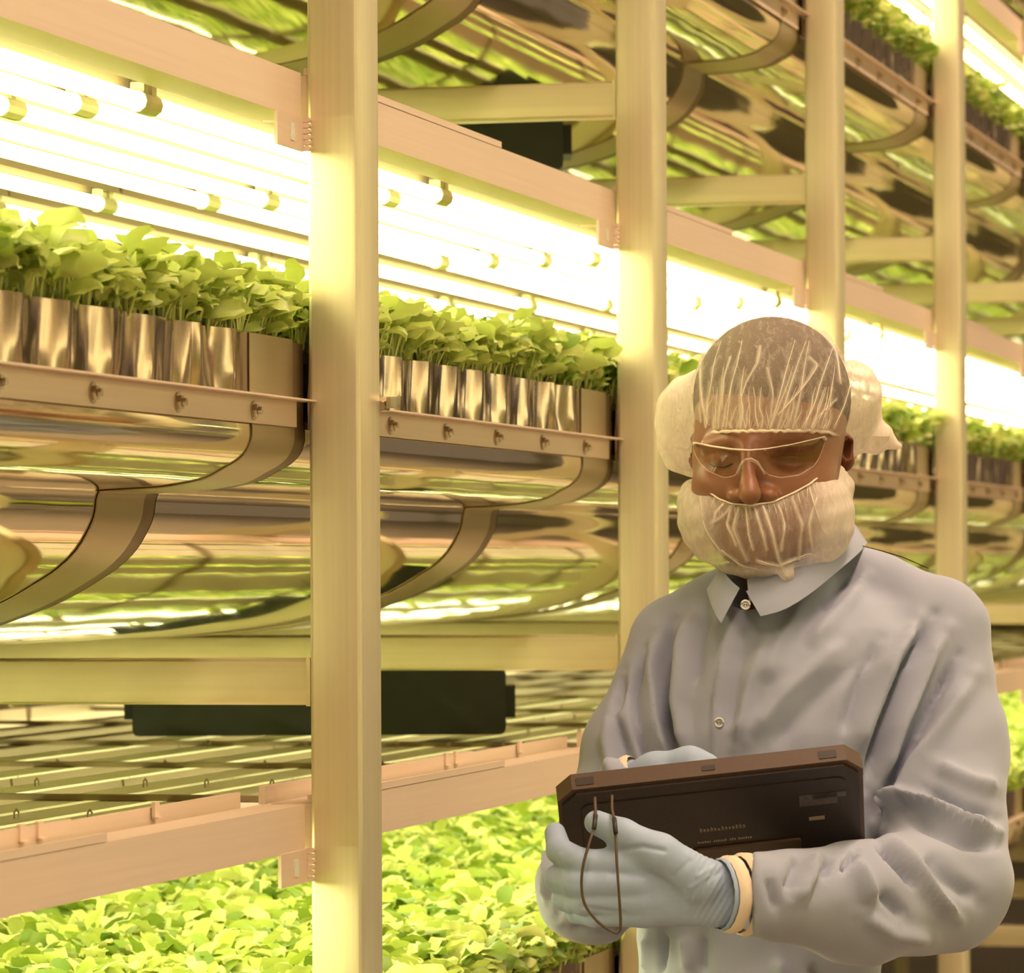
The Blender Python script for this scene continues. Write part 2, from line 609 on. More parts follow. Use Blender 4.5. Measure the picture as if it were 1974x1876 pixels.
for k in (-2, -1, 0, 1):
    for i in range(I0, I1):
        if k == -2 and i < 2:
            continue
        e = empty('grow_tray', (X0, post_y(i), ZC - k * LV))
        tn = TIERS.get(k, 'topmost')
        tag(e, f'shiny steel grow tray with rounded belly, {tn} tier, {bay_where(i)}', 'tray', f'grow trays of the {tn} tier')
        obj('belly', belly_me, e)
        obj('end_band', bandf_me, e)
        obj('end_plate', plate_me, e)
        obj('fluted_wall', wall_me, e)
        obj('far_wall', wallf_me, e)
        obj('end_strip', wband_me, e)
        f_ = obj('flange_face', fl_face, e)
        obj('flange_lip', fl_lip, e)
        obj('growing_mat', mat_me, e)
        if i < 6:
            for q in range(6):
                obj('bolt', bolt_me, f_, (fx, BAY - 0.148 - q * 0.2075, zh(-291) - ZC))
            obj('hook', side_brace, e)

# a worn bolt clamp on the first and second post, at tray height
cl = MB()
cl.tube([(0, 0, 0), (0.020, 0, 0.002)], 0.0045, 8).tube([(0.004, -0.006, -0.004), (0.004, 0.012, -0.004)], 0.005, 8).tube([(0.016, -0.008, -0.006), (0.016, -0.008, 0.004)], 0.0055, 6)
clamp_me = auto_smooth(cl.mesh('bolt_clamp', M['bolt']))
for i, nm in ((0, 'nearest'), (1, 'second'), (2, 'third')):
    o = obj('bolt_clamp', clamp_me, None, (X0 + PW - 0.004, post_y(i) + PD + 0.002, zh(-322)))
    tag(o, f'small bronze bolt clamp on the aisle edge of the {nm} post', 'clamp', 'bolt clamps on the posts')

# dark boxes filling a dark area behind the lamps on the far half of the rack
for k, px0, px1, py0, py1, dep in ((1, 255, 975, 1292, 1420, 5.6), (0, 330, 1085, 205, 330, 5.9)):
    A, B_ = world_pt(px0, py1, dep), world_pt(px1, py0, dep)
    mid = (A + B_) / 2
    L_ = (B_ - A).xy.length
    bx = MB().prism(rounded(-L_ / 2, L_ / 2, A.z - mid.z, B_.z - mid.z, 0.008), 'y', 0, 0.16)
    e = empty('dark_box', mid, TH)
    tag(e, f'dark green box behind the {TIERS[k]} tier lamps, under the cross beams', 'box')
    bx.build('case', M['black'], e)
    MB().box(-L_ / 2 - 0.012, -L_ / 2, 0.02, 0.12, -0.02, 0.02).box(L_ / 2, L_ / 2 + 0.012, 0.02, 0.12, -0.02, 0.02).build('end_block', M['black'], e)

# ------------------------------------------------------------------ leafy greens
def leaf_template(L, Wd, bend0, bend1, cup, nl=6, seed=0):
    """Blade of a spoon leaf: starts at the origin, grows along +x, arches; 3 points across."""
    rr = np.random.default_rng(seed)
    t = np.linspace(0, 1, nl + 1)
    ang = bend0 + (bend1 - bend0) * t
    dx = np.cos(ang) * L / nl
    dz = np.sin(ang) * L / nl
    cxs = np.concatenate([[0], np.cumsum(dx[:-1])])
    czs = np.concatenate([[0], np.cumsum(dz[:-1])])
    w = Wd * 0.5 * np.array([0.15, 0.62, 0.93, 1.0, 0.94, 0.70, 0.24])[:nl + 1]
    V, Fc = [], []
    for q in range(nl + 1):
        nz = np.array([-math.sin(ang[q]), math.cos(ang[q])])
        for s_ in (-1, 0, 1):
            rise = cup * abs(s_) * w[q] + rr.normal(0, 0.0016) * (s_ != 0)
            V.append((cxs[q] + nz[0] * rise, s_ * w[q], czs[q] + nz[1] * rise))
    for q in range(nl):
        for s_ in (0, 1):
            a = q * 3 + s_
            Fc.append((a, a + 1, a + 4, a + 3))
    return np.array(V), np.array(Fc)


BLADES = []
for q in range(8):
    rr = np.random.default_rng(40 + q)
    BLADES.append(leaf_template(rr.uniform(0.023, 0.038), rr.uniform(0.015, 0.023), rr.uniform(0.7, 1.3), rr.uniform(-1.1, 0.2), rr.uniform(-0.45, 0.75), seed=q))
BLADE_ME = [auto_smooth(mesh('leaf', v, f, M['leaf']), 3) for v, f in BLADES]


def plant_template(seed):
    """Stalk verts/faces plus leaf list (blade, matrix)."""
    rr = np.random.default_rng(100 + seed)
    mb = MB()
    leaves = []
    n = rr.integers(6, 8)
    a0 = rr.uniform(0, 6.28)
    for q in range(n):
        az = a0 + q * 2.4 + rr.normal(0, 0.3)
        inner = q / max(1, n - 1)
        ln = rr.uniform(0.008, 0.034) + 0.020 * inner * rr.uniform(0.4, 1.2)
        lean = rr.uniform(0.18, 0.65) * (1.15 - 0.7 * inner)
        d = Vector((math.cos(az) * math.sin(lean), math.sin(az) * math.sin(lean), math.cos(lean)))
        p1 = d * ln * 0.55 + Vector((0, 0, 0.002))
        p2 = p1 + (d + Vector((0, 0, 0.25))).normalized() * ln * 0.45
        mb.tube([(0, 0, -0.004), p1, p2], [0.0014, 0.0012, 0.0009], 3, caps=False)
        roll = rr.normal(0, 0.55)
        sc = rr.uniform(0.75, 1.2)
        m_ = Matrix.Translation(p2) @ Matrix.Rotation(az, 4, 'Z') @ Matrix.Rotation(roll, 4, 'X') @ Matrix.Rotation(-rr.uniform(-0.35, 0.4), 4, 'Y') @ Matrix.Scale(sc, 4)
        leaves.append((int(rr.integers(0, len(BLADES))), m_))
    return mb, leaves


NPT = 9
PT = [plant_template(q) for q in range(NPT)]
PT_STALK_ME = [auto_smooth(mb.mesh('stalks', M['stalk']), 2) for mb, lv in PT]
PT_ARR = []
for mb, lv in PT:
    VV, FF, MI = [], [], []
    nn = 0
    for bi, m_ in lv:
        v, f = BLADES[bi]
        mm = np.array(m_)
        VV.append(v @ mm[:3, :3].T + mm[:3, 3])
        FF.append(f + nn)
        MI += [0] * len(f)
        nn += len(v)
    sv = np.array([tuple(x) for x in mb.v])
    sf = np.array([f for f in mb.f])
    VV.append(sv)
    FF.append(sf + nn)
    MI += [1] * len(sf)
    PT_ARR.append((np.concatenate(VV), np.concatenate(FF), np.array(MI)))

MAT_TOP = zh(-424) - ZC


def bed_points(seed, pitch=0.0215):
    rr = np.random.default_rng(seed)
    xs = np.arange(-RW + 0.03, -0.010, pitch)
    yy = np.arange(YT0 + 0.012, YT1 - 0.006, pitch)
    gx, gy = np.meshgrid(xs, yy)
    gx = gx + rr.uniform(-0.008, 0.008, gx.shape)
    gy = gy + rr.uniform(-0.008, 0.008, gy.shape)
    gx, gy = gx.ravel(), gy.ravel()
    m_ = (gx > -0.5) | (rr.random(gx.size) < 0.5)
    gx, gy = gx[m_], gy[m_]
    ex = rr.uniform(YT0 + 0.01, YT1 - 0.01, 75)
    gx = np.concatenate([gx, rr.uniform(-0.026, -0.013, 75)])
    gy = np.concatenate([gy, ex])
    n = gx.size
    small = np.concatenate([np.ones(n - 75), np.full(75, 0.62)])
    return dict(x=np.minimum(gx, -0.015), y=gy, rot=rr.uniform(0, 6.283, n), sc=rr.uniform(0.78, 1.25, n) * small, t=rr.integers(0, NPT, n))


def bed_mesh(name, P, keep):
    VV, FF, MI = [], [], []
    nn = 0
    for q in np.nonzero(keep)[0]:
        v, f, mi = PT_ARR[P['t'][q]]
        c, s_ = math.cos(P['rot'][q]) * P['sc'][q], math.sin(P['rot'][q]) * P['sc'][q]
        w = np.empty_like(v)
        w[:, 0] = v[:, 0] * c - v[:, 1] * s_ + P['x'][q]
        w[:, 1] = v[:, 0] * s_ + v[:, 1] * c + P['y'][q]
        w[:, 2] = v[:, 2] * P['sc'][q] + MAT_TOP
        VV.append(w)
        FF.append(f + nn)
        MI.append(mi)
        nn += len(v)
    V = np.concatenate(VV).astype(np.float32)
    Fq = np.concatenate(FF).astype(np.int32)
    MI = np.concatenate(MI).astype(np.int32)
    me = bpy.data.meshes.new(name)
    me.vertices.add(len(V))
    me.vertices.foreach_set('co', V.ravel())
    me.loops.add(len(Fq) * 4)
    me.loops.foreach_set('vertex_index', Fq.ravel())
    me.polygons.add(len(Fq))
    me.polygons.foreach_set('loop_start', np.arange(len(Fq), dtype=np.int32) * 4)
    me.polygons.foreach_set('loop_total', np.full(len(Fq), 4, dtype=np.int32))
    me.materials.append(M['leaf'])
    me.materials.append(M['stalk'])
    me.polygons.foreach_set('material_index', MI)
    me.polygons.foreach_set('use_smooth', np.ones(len(Fq), dtype=bool))
    me.update(calc_edges=True)
    me.validate()
    return me


GENERIC = []
for q in range(2):
    P = bed_points(300 + q, 0.0245)
    GENERIC.append(bed_mesh('bed_of_greens', P, np.ones(len(P['x']), bool)))

# beds with the plants that show largest built one by one
special = {(0, -1): 105, (0, 0): 85, (1, -1): 20, (1, 0): 75, (1, 1): 12}
for (k, i), quota in special.items():
    P = bed_points(500 + k * 10 + i, 0.0235)
    wx = P['x'] + X0
    wy = P['y'] + post_y(i)
    px, py, dep = pixel_of(np.stack([wx, wy, np.full(len(wx), ZC - k * LV + MAT_TOP + 0.04)], 1))
    vis = (px > -25) & (px < 1990) & (py < 1900)
    if k == 0:
        score = -P['x'] * 1.0 + 0.02 * dep
    else:
        score = dep + 0.0
        vis &= (px < 1230)
    score = np.where(vis, score, 1e9)
    pick = np.argsort(score)[:quota]
    pick = pick[score[pick] < 1e8]
    keep = np.ones(len(wx), bool)
    keep[pick] = False
    bed = obj('bed_of_greens', bed_mesh('bed_of_greens', P, keep), None, (X0, post_y(i), ZC - k * LV))
    tag(bed, f'dense bed of young salad greens, {TIERS[k]} tier, {bay_where(i)}', 'salad greens', f'beds of greens of the {TIERS[k]} tier', 'stuff')
    size_cut = np.median(P['sc'][pick])
    x_cut = np.median(P['x'][pick])
    for q in pick:
        t = int(P['t'][q])
        o = obj('salad_seedling', PT_STALK_ME[t], None, (wx[q], wy[q], ZC - k * LV + MAT_TOP))
        o.rotation_euler = (0, 0, P['rot'][q])
        o.scale = (P['sc'][q],) * 3
        size = 'tall' if P['sc'][q] > size_cut else 'short'
        if k == 0:
            seg = ORD[int(min(5, max(0, (BAY - 0.148 - P['y'][q]) / 0.2075 + 0.5)))]
            row = 'front row' if P['x'][q] > x_cut else 'second row'
            lab = f'{size} seedling, {row}, by {seg} bolt, middle tray {bay_where(i)}'
        else:
            seg = ('far end', 'far half', 'near half', 'near end')[int(min(3, max(0, (BAY - P['y'][q]) / BAY * 4)))]
            row = 'aisle side' if P['x'][q] > x_cut else 'inner side'
            lab = f'{size} seedling, {row}, {seg}, lower tray {bay_where(i)}'
        tag(o, lab, 'seedling', f'seedlings in the {TIERS[k]} tray {bay_where(i)}')
        for bi, m_ in PT[t][1]:
            l_ = obj('leaf', BLADE_ME[bi], o)
            l_.matrix_local = m_

for k in (-1, 0, 1):
    for i in range(I0, I1):
        if (k, i) in special:
            continue
        bed = obj('bed_of_greens', GENERIC[(i + k) % 2], None, (X0, post_y(i), ZC - k * LV))
        tag(bed, f'dense bed of young salad greens, {TIERS[k]} tier, {bay_where(i)}', 'salad greens', f'beds of greens of the {TIERS[k]} tier', 'stuff')

# ------------------------------------------------------------------ rack across the aisle (seen only as reflections)
XO = 1.30
opp = empty('opposite_rack', (XO, 0, 0))
tag(opp, 'lit grow rack on the other side of the aisle, mirrored in the trays', 'rack')
for i in range(-2, 7):
    obj('post', post_me, opp, (0, post_y(i), 0))
for k in (-1, 0, 1):
    for i in range(-2, 6):
        y = post_y(i + 1)
        for nm, me_ in (('belly', belly_me), ('fluted_wall', wall_me), ('flange_face', fl_face), ('growing_mat', mat_me), ('lamp_rail', rail_me), ('greens', GENERIC[(i + k) % 2])):
            c = obj(nm, me_, opp, (0, y, ZC - k * LV))
            c.rotation_euler = (0, 0, math.pi)
            if nm == 'greens':
                c['kind'] = 'stuff'
    for u in ROWS[:3]:
        for j in range(-3, 8):
            obj('glowing_tube', tube_me, opp, (u * S, YJ + j * LP, zh(HT, k)))
for q, lo_ in enumerate(AISLE):
    fx_o = MB().box(-0.17, 0.17, -1.25, 1.25, 0.005, 0.07).build('ceiling_lamp', M['housing'], None, lo_.location)
    tag(fx_o, f'long ceiling lamp housing above the aisle, {ORD[q]} from the camera end', 'lamp', 'ceiling lamps above the aisle')
# ------------------------------------------------------------------ the worker
D0 = 4.2                                   # distance of the worker along the view axis
R0 = (1500 - CX) * D0 / F_PX
PX = D0 / F_PX                             # metres per photo pixel at the worker
WROOT = Vector((R0 * CT - D0 * ST, R0 * ST + D0 * CT, 0))


def L(px, py, off=0.0):
    """Local point of the worker (x right, y away from the viewer, z up)."""
    d = D0 + off
    dx, dy = px - CX, py - HY
    a, b = dx - ROLL * dy, dy + ROLL * dx
    return np.array([a * d / F_PX - R0, off, ZC - b * d / F_PX])


def local_px(V):
    d = D0 + V[:, 1]
    a, b = F_PX * (V[:, 0] + R0) / d, F_PX * (ZC - V[:, 2]) / d
    return CX + a + ROLL * b, HY + b - ROLL * a


def smin(a, b, k):
    if k <= 0:
        return np.minimum(a, b)
    h = np.clip(0.5 + 0.5 * (b - a) / k, 0, 1)
    return b + (a - b) * h - k * h * (1 - h)


def smax(a, b, k):
    return -smin(-a, -b, k)


class Field:
    def __init__(self, lo, hi, h):
        self.h = h
        self.lo = np.array(lo, float)
        n = np.ceil((np.array(hi) - self.lo) / h).astype(int) + 1
        ax = [(self.lo[i] + h * np.arange(n[i])).astype(np.float32) for i in range(3)]
        self.X, self.Y, self.Z = ax[0][:, None, None], ax[1][None, :, None], ax[2][None, None, :]
        self.d = np.full(n, 1.0, np.float32)

    def ell(self, c, r, rz=0.0, ry=0.0):
        x, y, z = self.X - c[0], self.Y - c[1], self.Z - c[2]
        if ry:
            ca, sa = math.cos(ry), math.sin(ry)
            x, z = x * ca + z * sa, -x * sa + z * ca
        if rz:
            ca, sa = math.cos(rz), math.sin(rz)
            x, y = x * ca + y * sa, -x * sa + y * ca
        k0 = np.sqrt((x / r[0]) ** 2 + (y / r[1]) ** 2 + (z / r[2]) ** 2)
        k1 = np.sqrt((x / r[0] ** 2) ** 2 + (y / r[1] ** 2) ** 2 + (z / r[2] ** 2) ** 2)
        return (k0 * (k0 - 1) / np.maximum(k1, 1e-6)).astype(np.float32)

    def cone(self, a, b, ra, rb, sq=1.0):
        """Rounded cone; sq < 1 flattens it along the view direction."""
        a, b = np.array(a, float), np.array(b, float)
        my = (a[1] + b[1]) / 2
        ab = b - a
        ab2 = ab.copy()
        t = ((self.X - a[0]) * ab[0] + (self.Y - a[1]) * ab[1] + (self.Z - a[2]) * ab[2]) / max(ab @ ab, 1e-9)
        t = np.clip(t, 0, 1)
        dy = (self.Y - a[1] - t * ab[1]) / sq
        d = np.sqrt((self.X - a[0] - t * ab[0]) ** 2 + dy ** 2 + (self.Z - a[2] - t * ab[2]) ** 2)
        return (d - (ra + (rb - ra) * t)).astype(np.float32)

    def chain(self, pts, rs, k=0.0, sq=1.0):
        out = None
        for i in range(len(pts) - 1):
            c = self.cone(pts[i], pts[i + 1], rs[i], rs[i + 1], sq)
            out = c if out is None else smin(out, c, k)
        return out

    def loft(self, rows, p=2.4):
        """rows: (z, cx, half width, cy, half depth); superellipse sections."""
        rows = sorted(rows)
        z = self.Z.ravel()
        zz = [r[0] for r in rows]
        cx, w, cy, dp = [np.interp(z, zz, [r[j] for r in rows]).astype(np.float32)[None, None, :] for j in (1, 2, 3, 4)]
        rho = (np.abs((self.X - cx) / w) ** p + np.abs((self.Y - cy) / dp) ** p) ** (1 / p)
        d = (rho - 1) * np.minimum(w, dp)
        cap = np.maximum(self.Z - zz[-1], zz[0] - self.Z)
        return np.maximum(d, cap).astype(np.float32)

    def add(self, d, k=0.0):
        self.d = smin(self.d, d, k)

    def cut(self, d, k=0.0):
        self.d = smax(self.d, -d, k)

    def surface(self):
        f = self.d
        s = f < 0
        nx, ny, nz = f.shape
        cs = np.zeros((nx - 1, ny - 1, nz - 1), np.int8)
        for i in (0, 1):
            for j in (0, 1):
                for k in (0, 1):
                    cs += s[i:nx - 1 + i, j:ny - 1 + j, k:nz - 1 + k]
        act = (cs > 0) & (cs < 8)
        idx = np.full(act.shape, -1, np.int64)
        ci = np.argwhere(act)
        idx[act] = np.arange(len(ci))
        acc = np.zeros((len(ci), 3))
        cnt = np.zeros(len(ci))
        corners = [(i, j, k) for i in (0, 1) for j in (0, 1) for k in (0, 1)]
        val = {c: f[ci[:, 0] + c[0], ci[:, 1] + c[1], ci[:, 2] + c[2]] for c in corners}
        for a in corners:
            for ax in range(3):
                if a[ax] == 0:
                    b = list(a)
                    b[ax] = 1
                    b = tuple(b)
                    va, vb = val[a], val[b]
                    m_ = (va < 0) != (vb < 0)
                    t = np.where(m_, va / np.where(m_, va - vb, 1), 0)
                    p = np.array(a, float)[None, :].repeat(len(ci), 0)
                    p[:, ax] = t
                    acc[m_] += p[m_]
                    cnt[m_] += 1
        V = self.lo + (ci + acc / cnt[:, None]) * self.h
        Q = []
        for ax in range(3):
            o1, o2 = [(1, 2), (2, 0), (0, 1)][ax]
            sl_a = [slice(0, n) for n in f.shape]
            sl_b = [slice(0, n) for n in f.shape]
            sl_a[ax] = slice(0, f.shape[ax] - 1)
            sl_b[ax] = slice(1, f.shape[ax])
            ch = s[tuple(sl_a)] != s[tuple(sl_b)]
            e = np.argwhere(ch)
            ok = (e[:, o1] > 0) & (e[:, o2] > 0) & (e[:, o1] < f.shape[o1] - 1) & (e[:, o2] < f.shape[o2] - 1)
            e = e[ok]
            inside = s[e[:, 0], e[:, 1], e[:, 2]]
            def cell(d1, d2):
                c = e.copy()
                c[:, o1] -= d1
                c[:, o2] -= d2
                return idx[c[:, 0], c[:, 1], c[:, 2]]
            q = np.stack([cell(1, 1), cell(0, 1), cell(0, 0), cell(1, 0)], 1)
            q[~inside] = q[~inside][:, ::-1]
            Q.append(q)
        return V, np.concatenate(Q)


def laplace(V, Q, it=2, lam=0.5):
    e = np.concatenate([Q[:, [0, 1]], Q[:, [1, 2]], Q[:, [2, 3]], Q[:, [3, 0]]])
    for _ in range(it):
        acc = np.zeros_like(V)
        cnt = np.zeros(len(V))
        for c in range(3):
            acc[:, c] = np.bincount(e[:, 0], V[e[:, 1], c], len(V)) + np.bincount(e[:, 1], V[e[:, 0], c], len(V))
        cnt = np.bincount(e[:, 0], minlength=len(V)) + np.bincount(e[:, 1], minlength=len(V))
        V = V + lam * (acc / np.maximum(cnt, 1)[:, None] - V)
    return V


def vnormals(V, Q):
    n = np.cross(V[Q[:, 2]] - V[Q[:, 0]], V[Q[:, 3]] - V[Q[:, 1]])
    out = np.zeros_like(V)
    for c in range(4):
        for a in range(3):
            out[:, a] += np.bincount(Q[:, c], n[:, a], len(V))
    return out / np.maximum(np.linalg.norm(out, axis=1), 1e-12)[:, None]


def keep_part(V, Q, keep, extra=None):
    fk = keep[Q].all(1)
    Q = Q[fk]
    used = np.zeros(len(V), bool)
    used[Q.ravel()] = True
    remap = np.cumsum(used) - 1
    if extra is not None:
        return V[used], remap[Q], extra[used]
    return V[used], remap[Q]


def np_mesh(name, V, Q, mat, attr=None):
    me = bpy.data.meshes.new(name)
    me.vertices.add(len(V))
    me.vertices.foreach_set('co', np.asarray(V, np.float32).ravel())
    me.loops.add(Q.size)
    me.loops.foreach_set('vertex_index', Q.astype(np.int32).ravel())
    me.polygons.add(len(Q))
    me.polygons.foreach_set('loop_start', np.arange(len(Q), dtype=np.int32) * 4)
    me.polygons.foreach_set('loop_total', np.full(len(Q), 4, dtype=np.int32))
    me.polygons.foreach_set('use_smooth', np.ones(len(Q), dtype=bool))
    me.update(calc_edges=True)
    me.validate()
    me.materials.append(mat)
    if attr is not None:
        a = me.attributes.new('gather_amount', 'FLOAT', 'POINT')
        a.data.foreach_set('value', np.asarray(attr, np.float32))
    return me


def poly_dist(x, y, pts):
    """Distance of pixels to a polyline and the position 0..1 along it."""
    best = np.full(x.shape, 1e9)
    par = np.zeros(x.shape)
    pts = np.array(pts, float)
    seg = np.linalg.norm(np.diff(pts, axis=0), axis=1)
    tot = seg.sum()
    run = 0.0
    for i in range(len(pts) - 1):
        d = pts[i + 1] - pts[i]
        t = np.clip(((x - pts[i, 0]) * d[0] + (y - pts[i, 1]) * d[1]) / (d @ d), 0, 1)
        q = np.hypot(x - pts[i, 0] - t * d[0], y - pts[i, 1] - t * d[1])
        m_ = q < best
        best = np.where(m_, q, best)
        par = np.where(m_, (run + t * seg[i]) / tot, par)
        run += seg[i]
    return best, par


# materials of the worker
def cloth_mat(name, col, rough=0.85, weave=900.0, sheen=0.2):
    m, nt, b = new_mat(name)
    b.inputs['Roughness'].default_value = rough
    b.inputs['Sheen Weight'].default_value = sheen
    b.inputs['Specular IOR Level'].default_value = 0.2
    tc = N(nt, 'ShaderNodeTexCoord')
    nz = N(nt, 'ShaderNodeTexNoise')
    nz.inputs['Scale'].default_value = weave
    nz2 = N(nt, 'ShaderNodeTexNoise')
    nz2.inputs['Scale'].default_value = 14.0
    nz2.inputs['Detail'].default_value = 3.0
    nt.links.new(tc.outputs['Object'], nz.inputs['Vector'])
    nt.links.new(tc.outputs['Object'], nz2.inputs['Vector'])
    mx = N(nt, 'ShaderNodeMix', data_type='RGBA')
    mx.inputs['A'].default_value = tuple(c * 0.93 for c in col) + (1,)
    mx.inputs['B'].default_value = tuple(c * 1.07 for c in col) + (1,)
    nt.links.new(nz2.outputs['Fac'], mx.inputs['Factor'])
    nt.links.new(mx.outputs['Result'], b.inputs['Base Color'])
    bp = N(nt, 'ShaderNodeBump')
    bp.inputs['Strength'].default_value = 0.12
    bp.inputs['Distance'].default_value = 0.0006
    nt.links.new(nz.outputs['Fac'], bp.inputs['Height'])
    nt.links.new(bp.outputs['Normal'], b.inputs['Normal'])
    return m


COAT_COL = (0.345, 0.37, 0.455)
M['coat'] = cloth_mat('blue_grey_coat_cloth', COAT_COL)
M['cuff'] = cloth_mat('cream_knit', (0.80, 0.66, 0.48), 0.9, 500.0)
M['glove'] = simple('blue_nitrile', (0.36, 0.45, 0.60), 0.55, 0.0, 0.06, 0.15, (160, 160, 160), 0.4)
M['trousers'] = cloth_mat('dark_trousers', (0.04, 0.045, 0.06))
M['shoe'] = simple('black_shoe', (0.02, 0.02, 0.02), 0.4)
M['hair'] = simple('short_black_hair', (0.085, 0.048, 0.024), 0.8, 0.0, 0.6, 1.0, (420, 420, 420), 0.2)
M['button'] = simple('pearl_button', (0.78, 0.76, 0.70), 0.25)
M['tablet'] = simple('dark_rugged_plastic', (0.028, 0.017, 0.012), 0.45, 0.0, 0.25, 0.05, (300, 300, 300))
M['tablet_rim'] = simple('brown_black_bumper', (0.085, 0.048, 0.026), 0.42, 0.0, 0.15, 0.05, (300, 300, 300))
M['screen'] = simple('glass_screen', (0.02, 0.02, 0.025), 0.08)
M['print'] = simple('pale_print', (0.32, 0.24, 0.17), 0.6)
M['sticker'] = simple('dull_label', (0.085, 0.068, 0.062), 0.5, 0.0, 0.5, 0.0, (260, 260, 260))
M['cord'] = simple('brown_cord', (0.10, 0.06, 0.03), 0.6, 0.0, 0.3)
M['cord_tip'] = simple('black_cord_tip', (0.02, 0.015, 0.012), 0.5)

m, nt, b = new_mat('dark_brown_skin')
tc = N(nt, 'ShaderNodeTexCoord')
nz = N(nt, 'ShaderNodeTexNoise')
nz.inputs['Scale'].default_value = 35.0
nz.inputs['Detail'].default_value = 4.0
nt.links.new(tc.outputs['Object'], nz.inputs['Vector'])
mx = N(nt, 'ShaderNodeMix', data_type='RGBA')
mx.inputs['A'].default_value = (0.200, 0.080, 0.035, 1)
mx.inputs['B'].default_value = (0.310, 0.125, 0.052, 1)
nt.links.new(nz.outputs['Fac'], mx.inputs['Factor'])
nt.links.new(mx.outputs['Result'], b.inputs['Base Color'])
b.inputs['Roughness'].default_value = 0.42
b.inputs['Specular IOR Level'].default_value = 0.5
b.inputs['Subsurface Weight'].default_value = 0.08
b.inputs['Subsurface Radius'].default_value = (0.004, 0.0015, 0.0008)
M['skin'] = m
M['lash'] = simple('dark_lashes', (0.012, 0.008, 0.006), 0.7)


def net_material(name, base, line):
    """Sheer non-woven fabric: mostly open weave, denser where it is gathered."""
    m, nt, b = new_mat(name)
    b.inputs['Base Color'].default_value = (0.95, 0.84, 0.68, 1)
    b.inputs['Roughness'].default_value = 0.8
    b.inputs['Specular IOR Level'].default_value = 0.1
    tr = N(nt, 'ShaderNodeBsdfTranslucent')
    tr.inputs['Color'].default_value = (0.95, 0.84, 0.68, 1)
    cloth = N(nt, 'ShaderNodeMixShader')
    cloth.inputs['Fac'].default_value = 0.35
    nt.links.new(b.outputs['BSDF'], cloth.inputs[1])
    nt.links.new(tr.outputs['BSDF'], cloth.inputs[2])
    at = N(nt, 'ShaderNodeAttribute', attribute_name='gather_amount')
    tc = N(nt, 'ShaderNodeTexCoord')
    nz = N(nt, 'ShaderNodeTexNoise')
    nz.inputs['Scale'].default_value = 1400.0
    nz.inputs['Detail'].default_value = 3.0
    nt.links.new(tc.outputs['Object'], nz.inputs['Vector'])
    mr = N(nt, 'ShaderNodeMapRange')
    mr.inputs['From Min'].default_value = 0.3
    mr.inputs['From Max'].default_value = 0.7
    mr.inputs['To Min'].default_value = base - 0.07
    mr.inputs['To Max'].default_value = base + 0.07
    nt.links.new(nz.outputs['Fac'], mr.inputs['Value'])
    mp2 = N(nt, 'ShaderNodeMapping')
    mp2.inputs['Scale'].default_value = (150, 60, 50)
    mp2.inputs['Rotation'].default_value = (0.3, 0.5, 0.2)
    nt.links.new(tc.outputs['Object'], mp2.inputs['Vector'])
    cr2 = N(nt, 'ShaderNodeTexNoise')
    cr2.inputs['Scale'].default_value = 1.0
    cr2.inputs['Detail'].default_value = 4.0
    cr2.inputs['Distortion'].default_value = 1.2
    nt.links.new(mp2.outputs['Vector'], cr2.inputs['Vector'])
    mr2 = N(nt, 'ShaderNodeMapRange')
    mr2.inputs['From Min'].default_value = 0.42
    mr2.inputs['From Max'].default_value = 0.68
    mr2.inputs['To Min'].default_value = -0.04
    mr2.inputs['To Max'].default_value = 0.10
    nt.links.new(cr2.outputs['Fac'], mr2.inputs['Value'])
    ad2 = N(nt, 'ShaderNodeMath', operation='ADD')
    nt.links.new(mr.outputs['Result'], ad2.inputs[0])
    nt.links.new(mr2.outputs['Result'], ad2.inputs[1])
    ml = N(nt, 'ShaderNodeMath', operation='MULTIPLY_ADD')
    ml.inputs[1].default_value = line
    nt.links.new(at.outputs['Fac'], ml.inputs[0])
    nt.links.new(ad2.outputs[0], ml.inputs[2])
    cl_ = N(nt, 'ShaderNodeClamp')
    nt.links.new(ml.outputs[0], cl_.inputs['Value'])
    tp = N(nt, 'ShaderNodeBsdfTransparent')
    mix = N(nt, 'ShaderNodeMixShader')
    nt.links.new(cl_.outputs['Result'], mix.inputs['Fac'])
    nt.links.new(tp.outputs['BSDF'], mix.inputs[1])
    nt.links.new(cloth.outputs['Shader'], mix.inputs[2])
    nt.links.new(mix.outputs['Shader'], nt.nodes['Material Output'].inputs['Surface'])
    return m


M['net'] = net_material('sheer_hair_net', 0.22, 0.74)
M['beard_net'] = net_material('sheer_beard_net', 0.25, 0.70)

m, nt, b = new_mat('clear_lens')
tp = N(nt, 'ShaderNodeBsdfTransparent')
tp.inputs['Color'].default_value = (0.90, 0.88, 0.80, 1)
gl = N(nt, 'ShaderNodeBsdfGlossy')
gl.inputs['Roughness'].default_value = 0.05
ms = N(nt, 'ShaderNodeMixShader')
ms.inputs['Fac'].default_value = 0.03
nt.links.new(tp.outputs['BSDF'], ms.inputs[1])
nt.links.new(gl.outputs['BSDF'], ms.inputs[2])
nt.links.new(ms.outputs['Shader'], nt.nodes['Material Output'].inputs['Surface'])
M['lens'] = m
M['gather'] = simple('gathered_net_fabric', (0.95, 0.80, 0.62), 0.85, 0.0, 0.08)
M['rim'] = simple('clear_plastic_rim', (0.85, 0.68, 0.55), 0.2, 0.0, 0.05)
m, nt, b = new_mat('clear_plastic_edge')
b.inputs['Base Color'].default_value = (0.85, 0.68, 0.55, 1)
b.inputs['Roughness'].default_value = 0.15
tp = N(nt, 'ShaderNodeBsdfTransparent')
ms = N(nt, 'ShaderNodeMixShader')
ms.inputs['Fac'].default_value = 0.35
